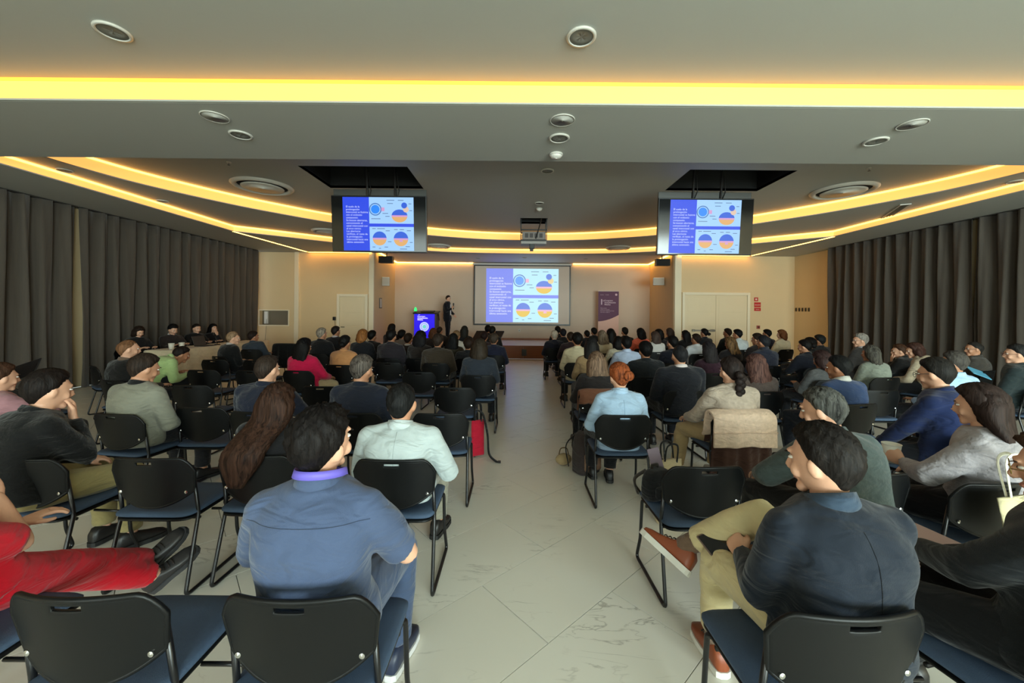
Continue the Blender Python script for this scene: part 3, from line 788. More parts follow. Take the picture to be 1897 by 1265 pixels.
def television(label, px, py0, py1):
    Y = 6.95; X, zb = pix(px, py1, Y); wd, h = 1.70, 1.0
    t = thing('ceiling_television', label, 'television', (X, Y, zb + h / 2 + 0.01), group=None)
    t.rotation_euler = (math.radians(5), 0, 0)
    MB().box((0, 0.03, 0), (wd, 0.06, h)).build('cabinet', M_black, t, bevel=0.008)
    MB().box((0, 0.085, 0.09), (wd * 0.98, 0.03, h * 1.06)).build('back_plate', mat('tv_back_plate', (58, 60, 58), 0.45), t, bevel=0.004)
    MB().box((0, -0.003, 0.0), (wd - 0.03, 0.006, h - 0.035)).build('screen_glass', mat('tv_glass', (16, 19, 20), 0.12), t)
    slide(t, 1.262, 0.94, -0.01, 0.0, -0.0075, 0.95)
    for s in (-0.22, 0.28):
        MB().tube([(s, 0.06, h / 2 - 0.1), (s, 0.05, h / 2 + 0.55)], 0.022, 10).build('strut', M_blackm, t)
        MB().tube([(s + 0.03, 0.05, h / 2 - 0.02), (s + 0.07, 0.04, h / 2 + 0.1), (s + 0.04, 0.05, h / 2 + 0.42)], 0.009, 6).build('cable', M_black, t)
    return t
television('black television hanging from ceiling pocket on the lectern side, showing slide', 702, 363, 468)
television('black television hanging from ceiling pocket on the banner side, showing slide', 1306, 368, 473)

# projection screen
t = thing('projection_screen', 'large projection screen with black border on stage wall showing slide', 'projection screen', ((sx0 + sx1) / 2, 16.0, sz0))
W_, H_ = sx1 - sx0, sz1 - sz0
MB().box((0, 0.03, H_ / 2), (W_, 0.02, H_)).build('border', M_black, t, bevel=0.004)
MB().box((0, 0.018, H_ / 2), (W_ - 0.10, 0.006, H_ - 0.12)).build('screen_fabric', mat('screen_fabric', (214, 200, 186), 0.8), t)
MB().box((0, 0.06, H_ + 0.02), (W_ + 0.1, 0.12, 0.07)).build('roller_case', M_white, t, bevel=0.01)
a0, b1 = pix(901, 497, 16.0); a1, b0 = pix(1034, 597.5, 16.0)
slide(t, a1 - a0, b1 - b0, (a0 + a1) / 2 - (sx0 + sx1) / 2, (b0 + b1) / 2 - sz0, 0.012, 0.92, True)

# projector on a lift below its ceiling pocket
X = (pj_hole[0] + pj_hole[1]) / 2; Y = pj_hole[2] + 0.3; hw = (pj_hole[1] - pj_hole[0]) / 2 - 0.02
zt = pix(990, 431, Y)[1]; zb = pix(990, 447, Y)[1]
t = thing('projector', 'ceiling projector on a black lift frame above the aisle', 'projector', (X, Y, zb))
MB().box((0, 0, (zt - zb) / 2), (2 * hw - 0.06, 0.4, zt - zb - 0.02)).build('body', mat('projector_grey', (120, 112, 106), 0.5), t, bevel=0.015)
for s in (-1, 1):
    for yy in (-0.2, 0.2): MB().box((s * hw, yy, (ZC - zb) / 2 + 0.1), (0.02, 0.02, ZC - zb + 0.2)).build('lift_rod', M_blackm, t)
for zz in (zt - zb + 0.03, -0.01):
    for yy in (-0.2, 0.2): MB().box((0, yy, zz), (2 * hw, 0.02, 0.035)).build('cross_bar', M_blackm, t)
for k in range(4): MB().box((-0.18 + k * 0.12, -0.203, (zt - zb) / 2), (0.085, 0.006, (zt - zb) * 0.5)).build('vent_grille', mat('projector_vent', (62, 56, 54), 0.6), t)
MB().box((0, 0, -0.06), (2 * hw, 0.36, 0.07)).build('tray', mat('projector_tray', (150, 146, 142), 0.5), t, bevel=0.008)
MB().tube(fillet([(0.2, -0.2, ZC - zb + 0.1), (0.14, -0.23, zt - zb + 0.1), (0.05, -0.22, 0.03)], 0.2), 0.015, 8).build('cable', M_black, t)
mb = MB(); mb.box((-0.04, -0.1, -0.15), (0.13, 0.14, 0.13)); mb.box((-0.05, -0.12, -0.24), (0.09, 0.1, 0.06)); mb.build('camera_unit', M_black, t, bevel=0.01)

# ------------------------------------------------------------------ lectern, banner, floor monitor
Yp = 14.9; a, zt = pix(767, 576, Yp); b, _ = pix(806, 576, Yp)
t = thing('lectern', 'tall lectern with glowing blue front panel and black top on stage', 'lectern', ((a + b) / 2, Yp, STG), math.radians(-3))
wd = b - a; h = zt - STG - 0.08
MB().box((0.04, 0.22, h / 2), (wd + 0.04, 0.44, h)).build('cabinet', mat('lectern_wood', (78, 62, 58), 0.5, var=0.1), t, bevel=0.01)
MB().box((0, -0.012, h / 2), (wd - 0.02, 0.02, h - 0.02)).build('front_panel', emit('lectern_blue', (40, 18, 226), 0.75), t)
MB().box((0.03, 0.2, h + 0.03), (wd + 0.12, 0.56, 0.05), Matrix.Rotation(math.radians(8), 4, 'X')).build('top', M_black, t, bevel=0.008)
MB().box((0.08, 0.18, h + 0.075), (wd * 0.62, 0.3, 0.03), Matrix.Rotation(math.radians(8), 4, 'X')).build('laptop', M_blackm, t, bevel=0.005)
MB().tube([(wd * 0.5, 0.3, h + 0.05), (wd * 0.62, 0.2, h - 0.1), (wd * 0.66, 0.15, h - 0.28)], 0.02, 8).build('side_bracket', M_black, t)
E_w = emit('lectern_lettering', (205, 196, 255), 0.9)
cz = pix(782, 605, Yp)[1] - STG
letters('lettering', '1er', 0.06, E_w, t, (-wd * 0.30, -0.024, cz + 0.44), 'LEFT', 1, 0.001)
letters('lettering', 'Congreso\nActualización\nMédica', 0.075, E_w, t, (-wd * 0.33, -0.024, cz + 0.37), 'LEFT', 0.85, 0.003, fit=wd * 0.55)
def ring_disc(name, r0, r1, cx, cz, y, m, par, n=40):
    A = np.linspace(0, 2 * PI, n, endpoint=False)
    V = [(cx + r1 * math.cos(q), y, cz + r1 * math.sin(q)) for q in A] + [(cx + r0 * math.cos(q), y, cz + r0 * math.sin(q)) for q in A]
    return mkobj(name, V, [(i, (i + 1) % n, n + (i + 1) % n, n + i) for i in range(n)], m, par)
ring_disc('emblem', 0.0, 0.18, 0.0, cz, -0.0235, emit('lectern_emblem', (176, 186, 250), 0.95), t)
ring_disc('emblem', 0.115, 0.13, 0.0, cz, -0.0240, emit('lectern_emblem_ring', (96, 110, 230), 0.8), t)
ring_disc('emblem', 0.0, 0.075, 0.01, cz, -0.0242, emit('lectern_emblem_core', (110, 200, 190), 0.8), t)
t2 = thing('signal_lamp', 'small glowing green lamp on a corner of the lectern', 'lamp', (a + 0.03, Yp + 0.1, STG + h + 0.055))
MB().lathe([(0, 0), (0.055, 0), (0.055, 0.02), (0, 0.02)], 20).build('base', M_black, t2)
MB().lathe([(0.05, 0.02), (0.055, 0.06), (0.04, 0.13), (0.02, 0.17), (0, 0.175)], 20).build('lens', emit('lamp_green', (50, 230, 110), 1.3), t2, True)
# roll-up banner
Yb = 15.6; a, zt = pix(1108.5, 539, Yb); b, _ = pix(1146.5, 539, Yb); wd = b - a
t = thing('rollup_banner', 'purple roll-up congress banner with pink foot standing on the stage', 'banner', ((a + b) / 2, Yb, STG)); h = zt - STG
MB().box((0, 0.02, 0.04), (wd + 0.02, 0.2, 0.08)).build('base', mat('banner_base', (170, 168, 165), 0.4, 0.7), t, bevel=0.01)
MB().tube([(0, 0.05, 0.08), (0, 0.05, h)], 0.012, 8).build('pole', M_chrome, t)
MB().box((0, 0.0, h), (wd, 0.02, 0.022)).build('top_rail', mat('banner_rail', (205, 190, 180), 0.4), t)
MB().box((0, 0.0, 0.08 + (h - 0.08) / 2), (wd, 0.004, h - 0.09)).build('sheet', mat('banner_pink', (222, 178, 162), 0.6), t)
U = np.linspace(0, 1, 16); za, zb_ = h * 0.40, h * 0.53
pts = [(-wd / 2 + wd * u, -0.0032, za + (zb_ - za) * (u ** 1.8)) for u in U] + [(wd / 2, -0.0032, h - 0.012), (-wd / 2, -0.0032, h - 0.012)]
mkobj('purple_print', pts, [tuple(range(len(pts)))], mat('banner_purple', (92, 44, 78), 0.6, var=0.2, vscale=1.5), t)
M_bt = mat('banner_lettering', (206, 176, 192), 0.6)
letters('lettering', '1', 0.30, M_bt, t, (-wd * 0.43, -0.005, h * 0.735), 'LEFT', 1, 0.008)
letters('lettering', 'er', 0.12, M_bt, t, (-wd * 0.29, -0.005, h * 0.795), 'LEFT')
letters('lettering', 'Congreso\nActualización\nMédica', 0.085, M_bt, t, (-wd * 0.20, -0.005, h * 0.80), 'LEFT', 0.95, 0.002, fit=wd * 0.6)
letters('lettering', 'Instituto      Facultad', 0.04, M_bt, t, (-wd * 0.4, -0.005, h * 0.92), 'LEFT')
ring_disc('emblem', 0.0, 0.045, wd * 0.37, h * 0.93, -0.005, M_bt, t)
letters('lettering', 'Sede central\nauditorio principal\nde nueve a dieciocho horas\ninformes y registro', 0.05, M_bt, t, (-wd * 0.40, -0.005, h * 0.655), 'LEFT', 1.1, 0.0)
# black confidence monitor tilted up toward the stage
X, z = pix(905, 613, 12.4)
t = thing('floor_monitor', 'black slanted monitor on a stand in front of the stage', 'monitor', (X, 12.3, 0))
q = [(-0.40, 0.30, z), (0.50, 0.30, z), (0.27, -0.35, z - 0.47), (-0.60, -0.35, z - 0.47)]
V = q + [(x, y + 0.03, zz - 0.045) for x, y, zz in q]
mkobj('panel', V, [(3, 2, 1, 0), (4, 5, 6, 7), (0, 1, 5, 4), (1, 2, 6, 5), (2, 3, 7, 6), (3, 0, 4, 7)], M_black, t, bevel=0.01)
MB().tube([(-0.05, 0.02, 0.03), (-0.05, 0.05, z - 0.24)], 0.035, 10).build('post', M_blackm, t)
for sx, sy in ((-1, -1), (1, -1), (-1, 1), (1, 1)): MB().tube([(-0.05, 0, 0.05), (sx * 0.3, sy * 0.2, 0.018)], 0.018, 8).build('leg', M_blackm, t)
# ------------------------------------------------------------------ stacking chair
M_seat = mat('seat_blue_fabric', (58, 76, 100), 0.8, var=0.12, vscale=60, bump=0.15, bscale=400)
M_shell = mat('chair_black_shell', (10, 11, 12), 0.42, spec=0.25, bump=0.04, bscale=600)
M_rod = mat('chair_black_rod', (15, 15, 17), 0.32)
def chair_parts():
    """name -> (V, F, material, smooth); origin on the floor below the backrest, seat toward +Y"""
    P = []
    # backrest: curved shell with rounded corners, U-shaped lower edge and a hand slot
    nx, nz = 33, 19; w = 0.232
    def surf(u, v):                      # u -1..1 across, v 0..1 upward
        x = w * u * (0.93 + 0.07 * v) 
        zt = 0.775 - 0.010 * u * u - 0.075 * max(0.0, abs(u) - 0.72) ** 2 / 0.0784
        zb = 0.487 + 0.085 * abs(u) ** 2.2
        z = zb + (zt - zb) * v
        y = 0.055 * u * u - 0.155 * (z - 0.45) + 0.03
        return (x, y, z)
    us = np.linspace(-1, 1, nx); vs = np.linspace(0, 1, nz)
    V = np.array([surf(u, v) for v in vs for u in us]); Fc = []
    for j in range(nz - 1):
        for i in range(nx - 1):
            if j == nz - 3 and abs(us[i] + us[i + 1]) / 2 < 0.20: continue
            Fc.append((j * nx + i, j * nx + i + 1, (j + 1) * nx + i + 1, (j + 1) * nx + i))
    V2, F2 = evaluate(V, Fc, [('SOLIDIFY', dict(thickness=0.012, offset=0.0)), ('BEVEL', dict(width=0.003, segments=2, limit_method='ANGLE'))])
    P.append(('backrest', V2, F2, M_shell, True))
    # rolled rim around the shell edge
    edge = [surf(u, 1) for u in us] + [surf(1, v) for v in vs[::-1][1:]] + [surf(u, 0) for u in us[::-1][1:]] + [surf(-1, v) for v in vs[1:-1]]
    mb = MB().tube(edge, 0.0085, 6, closed=True); a = mb.arrays(); P.append(('rim', a[0], a[1], M_shell, True))
    # seat: upholstered pad over a black pan
    def pad(hx, y0, y1, z0, z1, n=9, dish=0.010, rnd=0.05):
        R = []
        xs = np.linspace(-1, 1, 25)
        A = np.linspace(0, 2 * PI, 36, endpoint=False)
        def outline(s):
            pts = []
            for q in A:
                c, s_ = math.cos(q), math.sin(q); e = 0.28
                pts.append((hx * s * math.copysign(abs(c) ** e, c), (y0 + y1) / 2 + (y1 - y0) / 2 * s * math.copysign(abs(s_) ** e, s_)))
            return pts
        for s, z in ((0.90, z0), (1.0, z0 + (z1 - z0) * 0.35), (1.0, z0 + (z1 - z0) * 0.65), (0.955, z1 - 0.003), (0.85, z1), (0.55, z1 - dish * 0.6), (0.2, z1 - dish)):
            R.append([(x, y, z - 0.02 * max(0, (y - y1 + 0.10) / 0.10) ** 2) for x, y in outline(s)])
        return MB().rings(np.array(R)).arrays()
    a = pad(0.228, 0.015, 0.475, 0.425, 0.458); P.append(('seat', a[0], a[1], M_seat, True))
    a = pad(0.222, 0.02, 0.468, 0.402, 0.428, dish=0.0); P.append(('seat_pan', a[0], a[1], M_shell, True))
    for s in (-1, 1):
        path = fillet([(s * 0.216, 0.062, 0.64), (s * 0.222, 0.09, 0.43), (s * 0.232, -0.01, 0.012), (s * 0.232, 0.45, 0.012), (s * 0.226, 0.40, 0.16), (s * 0.222, 0.385, 0.408), (s * 0.205, 0.36, 0.412), (s * 0.205, 0.08, 0.412)], 0.035)
        a = MB().tube(path, 0.0105, 8).arrays(); P.append(('side_frame', a[0], a[1], M_rod, True))
        mb = MB().lathe([(0, 0), (0.009, 0), (0.009, 0.004), (0, 0.006)], 10); V = mb.arrays()
        X = np.array(V[0]); c, d = X[:, 2].copy(), X[:, 1].copy(); X[:, 1] = -c - 0.001; X[:, 2] = d; sx, sy, sz = surf(s * 0.86, 0.10)
        P.append(('screw', X + np.array([sx, sy - 0.006, sz]), V[1], M_chrome, False))
    for y in (0.11, 0.34):
        a = MB().tube([(-0.215, y, 0.392), (0.215, y, 0.392)], 0.009, 8).arrays(); P.append(('cross_bar', a[0], a[1], M_rod, True))
    a = MB().tube([(0.215, 0.20, 0.398), (0.41, 0.20, 0.398)], 0.0075, 6).arrays(); P.append(('link_bar', a[0], a[1], M_rod, True))
    return P
_chair_meshes = [(n, mesh_from(np.asarray(V) * 0.965, Fc, [m], None, sm)) for n, V, Fc, m, sm in chair_parts()]
for n, me in _chair_meshes: me.name = 'chair_' + n
CHAIRS = []
def chair(X, Y, rz=0.0, label='', group='black stacking chairs with blue seats'):
    t = thing('stacking_chair', label, 'chair', (X, Y, 0), rz, group)
    for n, me in _chair_meshes:
        o = bpy.data.objects.new(n, me); COL.objects.link(o); o.parent = t
    CHAIRS.append(t)
    return t
# ------------------------------------------------------------------ people
def nrm(v): v = np.asarray(v, float); return v / (np.linalg.norm(v) + 1e-12)
def sstep(x): x = np.clip(x, 0, 1); return x * x * (3 - 2 * x)
SKINS = {'light': (214, 164, 136), 'mid': (188, 136, 106), 'tan': (166, 114, 84), 'dark': (132, 88, 64)}
def skinmat(k): return mat('skin_' + k, SKINS[k], 0.5, var=0.08, vscale=30, bump=0.05, bscale=300)
M_eye = mat('eye_white', (225, 220, 212), 0.25); M_iris = mat('eye_iris', (34, 22, 16), 0.2)
M_lip = mat('lips', (160, 104, 88), 0.5)

# --- head, in head space: x right, y forward, z up, origin between the ears
HA, HB, HCc = 0.0755, 0.096, 0.117
def head_surface(ph, th):
    x = HA * np.sin(ph) * np.cos(th); y = HB * np.sin(ph) * np.sin(th); z = HCc * np.cos(ph)
    lo = np.clip(-z / HCc, 0, 1)
    x = x * (1 - 0.22 * lo ** 1.4)
    y = np.where(y < 0, y * (1 - 0.50 * lo ** 1.2) * 1.04, y * (1 - 0.06 * lo))
    x = x * (1 - 0.05 * np.clip(y / HB, 0, 1))
    return np.stack([x, y - 0.006, z], -1)
def grid_sphere(fn, nphi, nth):
    ph = np.linspace(0.0, PI, nphi); th = np.linspace(0, 2 * PI, nth, endpoint=False)
    PH, TH = np.meshgrid(ph, th, indexing='ij')
    V = fn(PH, TH)
    mb = MB(); mb.rings(V, cap=True); return mb
def ellipsoid(mb, c, r, rot=None, n=(9, 12)):
    g = grid_sphere(lambda p, t: np.stack([r[0] * np.sin(p) * np.cos(t), r[1] * np.sin(p) * np.sin(t), r[2] * np.cos(p)], -1), *n)
    V, Fc, _ = g.arrays()
    if rot is not None: V = V @ np.array(rot.to_3x3()).T
    mb.add(V + np.array(c), Fc)
def make_head(voxel, fem=False):
    mb = MB()
    g = grid_sphere(head_surface, 22, 32); V, Fc, _ = g.arrays(); mb.add(V, Fc)
    mb.tube([(0, 0.088, 0.022), (0, 0.098, 0.0), (0, 0.109, -0.022), (0, 0.104, -0.032)], [0.007, 0.0085, 0.0105, 0.008], 8, round_end=True)      # nose
    for s in (-1, 1): ellipsoid(mb, (s * 0.009, 0.096, -0.029), (0.0075, 0.009, 0.006))
    ellipsoid(mb, (0, 0.086, 0.034), (0.046, 0.012, 0.010))                                     # brow
    ellipsoid(mb, (0, 0.069, -0.089), (0.028, 0.020, 0.020))                                    # chin
    ellipsoid(mb, (0, 0.085, -0.058), (0.021, 0.010, 0.009))                                    # lips
    for s in (-1, 1):
        ellipsoid(mb, (s * 0.043, 0.064, -0.026), (0.019, 0.018, 0.026))                        # cheeks
        ellipsoid(mb, (s * 0.080, -0.006, -0.006), (0.009, 0.018, 0.031), Matrix.Rotation(s * -0.35, 4, 'Z') @ Matrix.Rotation(-0.2, 4, 'X'))
    mb.tube([(0, 0.0, -0.05), (0, -0.012, -0.09), (0, -0.018, -0.125)], [0.056, 0.052, 0.050] if not fem else [0.05, 0.046, 0.044], 14, round_end=True)
    V, Fq = remesh(mb, voxel, 3)
    Fq = np.asarray(Fq)
    c = V[Fq].mean(1); mi = np.zeros(len(Fq), int)
    lip = (np.abs(c[:, 0]) < 0.023) & (c[:, 1] > 0.082) & (np.abs(c[:, 2] + 0.058) < 0.009); mi[lip] = 3
    out = MB(); out.v.append(V); out.n = len(V); out.f = [tuple(f) for f in Fq]; out.m = list(mi)
    for s in (-1, 1):
        e = MB(); ellipsoid(e, (s * 0.031, 0.078, 0.012), (0.0125, 0.0125, 0.0062), n=(8, 12)); a = e.arrays(); out.add(a[0], a[1], 1)
        e = MB(); ellipsoid(e, (s * 0.031, 0.0885, 0.012), (0.0055, 0.003, 0.0055), n=(6, 10)); a = e.arrays(); out.add(a[0], a[1], 2)
        e = MB(); ellipsoid(e, (s * 0.031, 0.0905, 0.032), (0.019, 0.006, 0.0035), n=(6, 10)); a = e.arrays(); out.add(a[0], a[1], 4)
    V, Fc, mi = out.arrays(); return V, Fc, mi
HEADS = {(hi, fem): make_head(0.0055 if hi else 0.0105, fem) for hi in (True, False) for fem in (True, False)}

# --- hands: wrist at origin, fingers along +y, palm toward -z, thumb on -x (right hand)
def make_hand(curl, spread=0.0, voxel=0.0042, thumb=0.6):
    mb = MB()
    A = np.linspace(0, 2 * PI, 14, endpoint=False)
    R = []
    for y, hx, hz in ((-0.03, 0.026, 0.020), (0.0, 0.028, 0.019), (0.03, 0.038, 0.017), (0.06, 0.042, 0.015), (0.085, 0.041, 0.013), (0.097, 0.036, 0.010)):
        R.append([(hx * math.cos(q), y, hz * math.sin(q)) for q in A])
    mb.rings(np.array(R))
    for x, L, r, sp in ((-0.031, 0.074, 0.0088, -0.10), (-0.0105, 0.083, 0.0090, -0.03), (0.0105, 0.077, 0.0087, 0.04), (0.0305, 0.060, 0.0078, 0.12)):
        p = np.array([x, 0.084, 0.0]); ang = curl * 0.6; P = [p.copy()]
        for k, seg in enumerate((0.46, 0.30, 0.24)):
            d = np.array([math.sin(sp + spread * np.sign(x)) * math.cos(ang), math.cos(ang), -math.sin(ang)])
            p = p + d * L * seg; P.append(p.copy()); ang += curl
        mb.tube(P, [r * 1.08, r * 1.05, r * 0.95, r * 0.8], 8, round_end=True)
    P = [np.array([-0.022, 0.022, -0.004]), np.array([-0.047, 0.048, -0.012]), np.array([-0.060 + 0.02 * thumb, 0.078, -0.020 - 0.01 * thumb]), np.array([-0.062 + 0.035 * thumb, 0.102, -0.027 - 0.012 * thumb])]
    mb.tube(P, [0.0145, 0.0125, 0.0105, 0.0085], 8, round_end=True)
    V, Fq = remesh(mb, voxel, 2)
    return V, [tuple(f) for f in Fq]
HANDS = {(k, hi): make_hand(*a, voxel=0.0042 if hi else 0.0075) for k, a in dict(relaxed=(0.38,), flat=(0.12,), grip=(0.85,), fist=(1.15,)).items() for hi in (True, False)}

# --- shoe: ankle at origin, toe along +y
def make_shoe():
    A = np.linspace(0, 2 * PI, 20, endpoint=False)
    def ring(y, hw, top, bot=-0.070, pw=0.6):
        pts = []
        for q in A:
            c, s = math.cos(q), math.sin(q); x = hw * math.copysign(abs(c) ** pw, c); z = (top - bot) / 2 * math.copysign(abs(s) ** pw, s) + (top + bot) / 2
            pts.append((x, y, z))
        return pts
    up = MB(); up.rings(np.array([ring(-0.082, 0.012, -0.03), ring(-0.078, 0.028, 0.0), ring(-0.055, 0.037, 0.028), ring(0.0, 0.040, 0.030), ring(0.045, 0.042, -0.002), ring(0.10, 0.047, -0.022), ring(0.15, 0.044, -0.034), ring(0.18, 0.030, -0.045), ring(0.19, 0.012, -0.055)]))
    so = MB(); R = []
    S = [(-0.088, 0.014), (-0.078, 0.032), (-0.04, 0.040), (0.02, 0.040), (0.09, 0.050), (0.15, 0.048), (0.185, 0.034), (0.20, 0.012)]
    pts = [(x, y) for y, x in S] + [(-x, y) for y, x in S[::-1]]
    so.poly(pts[::-1], -0.090, -0.062)
    la = MB()
    for y, z in ((0.045, 0.004), (0.065, -0.004), (0.085, -0.012)): la.tube([(-0.024, y, z - 0.002), (0, y + 0.004, z + 0.004), (0.024, y, z - 0.002)], 0.003, 6)
    la.tube([(0, 0.045, 0.008), (0.022, 0.03, 0.016), (0.03, 0.05, 0.008), (0, 0.047, 0.008)], 0.002, 5)
    return up.arrays(), so.arrays(), la.arrays()
SHOE_UP, SHOE_SOLE, SHOE_LACE = make_shoe()

def ik(a, b, l1, l2, pole):
    a, b = np.asarray(a, float), np.asarray(b, float)
    d = b - a; L = np.linalg.norm(d)
    if L > (l1 + l2) * 0.999: b = a + d / L * (l1 + l2) * 0.999; d = b - a; L = np.linalg.norm(d)
    x = (l1 * l1 - l2 * l2 + L * L) / (2 * L); h = math.sqrt(max(0, l1 * l1 - x * x)); u = d / L
    p = np.asarray(pole, float); p = p - u * p.dot(u); p = nrm(p)
    return a + u * x + p * h, b
def lerp_chain(P, rad, k=4):
    P = [np.asarray(p, float) for p in P]; out, rr = [], []
    for i in range(len(P) - 1):
        for t in np.linspace(0, 1, k, endpoint=False): out.append(P[i] * (1 - t) + P[i + 1] * t); rr.append(rad[i] * (1 - t) + rad[i + 1] * t)
    out.append(P[-1]); rr.append(rad[-1]); return np.array(out), np.array(rr)
def soft_noise(V, sc, seed):
    rng = np.random.RandomState(seed); o = np.zeros(len(V))
    for k in range(5):
        d = rng.normal(size=3) * sc; d[2] *= 1.6; e = rng.normal(size=3) * sc * 0.5
        o += np.sin(V @ d + 1.3 * np.sin(V @ e + rng.uniform(0, 6)) + rng.uniform(0, 6)) / (1 + 0.5 * k)
    return o / 2.5
def vnormals(V, Fq):
    F4 = np.asarray(Fq); n = np.cross(V[F4[:, 2]] - V[F4[:, 0]], V[F4[:, 3 if F4.shape[1] > 3 else 1]] - V[F4[:, 1]])
    N = np.zeros_like(V)
    for k in range(F4.shape[1]): np.add.at(N, F4[:, k], n)
    return N / (np.linalg.norm(N, axis=1)[:, None] + 1e-12)

HAIRLINE = dict(
    short=([-0.125, -0.105, -0.085, -0.045, -0.02, 0.0, 0.02, 0.045, 0.06, 0.075, 0.09, 0.12], [-0.2, -0.045, -0.032, -0.028, -0.012, 0.012, 0.028, 0.040, 0.050, 0.066, 0.12, 0.3]),
    long=([-0.12, -0.085, -0.065, -0.045, -0.02, 0.0, 0.02, 0.045, 0.06, 0.075, 0.09, 0.12], [-0.03, -0.015, 0.0, 0.010, 0.02, 0.03, 0.038, 0.046, 0.056, 0.07, 0.12, 0.3]))
def hair_cap(style, hi, thick, seed, bald=0.0):
    zs, ys = HAIRLINE['long' if style in ('long', 'bob') else 'short']
    rng = np.random.RandomState(seed); o1, o2 = rng.uniform(0, 6, 2)
    def fn(p, t):
        S = head_surface(p, t); N = S / np.array([HA, HB, HCc]) ** 2; N /= np.linalg.norm(N, axis=-1, keepdims=True) + 1e-9
        x, y, z = S[..., 0], S[..., 1], S[..., 2]
        m = sstep((np.interp(z, zs, ys) - y) / (0.042 if style not in ('long', 'bob') else 0.018))
        tap = 1.0 if style in ('long', 'bob') else 0.35 + 0.65 * sstep((z + 0.105) / 0.09)
        if bald: m = m * (1 - bald * sstep((z - 0.055 + 0.25 * np.clip(-y - 0.05, 0, 1)) / 0.03))
        th = thick * (0.65 + 0.75 * sstep((z + 0.02) / 0.10))
        if style not in ('long', 'bob'): th = th * (1 - 0.62 * sstep((0.035 - z) / 0.05) * sstep((y + 0.075) / 0.03)) * (1 - 0.45 * sstep((0.01 - z) / 0.06))
        th = th * (1 + 0.22 * np.sin(9 * t + o1 + 3 * np.sin(4 * p)) * np.sin(p) + 0.16 * np.sin(23 * t + 11 * p + o2) + (0.16 * np.sin(41 * t - 17 * p + o1) if hi else 0))
        return S + N * (m * np.maximum(th * tap, 0.0035) - (1 - m) * 0.007)[..., None]
    return grid_sphere(fn, *( (34, 56) if hi else (24, 38)))
def strand_rings(C, Wd, Dp, back, right, n=40, ridg=0.06, seed=0):
    """closed lock of hair: centres C, half widths Wd, half depths Dp"""
    rng = np.random.RandomState(seed); A = np.linspace(0, 2 * PI, n, endpoint=False)
    r = 1 + ridg * np.sin(9 * A + rng.uniform(0, 6)) + ridg * 0.8 * np.sin(17 * A + rng.uniform(0, 6))
    R = []
    for c, wd, dp in zip(C, Wd, Dp): R.append([c + right * wd * q * math.cos(a) + back * dp * q * math.sin(a) for a, q in zip(A, r)])
    return np.array(R)

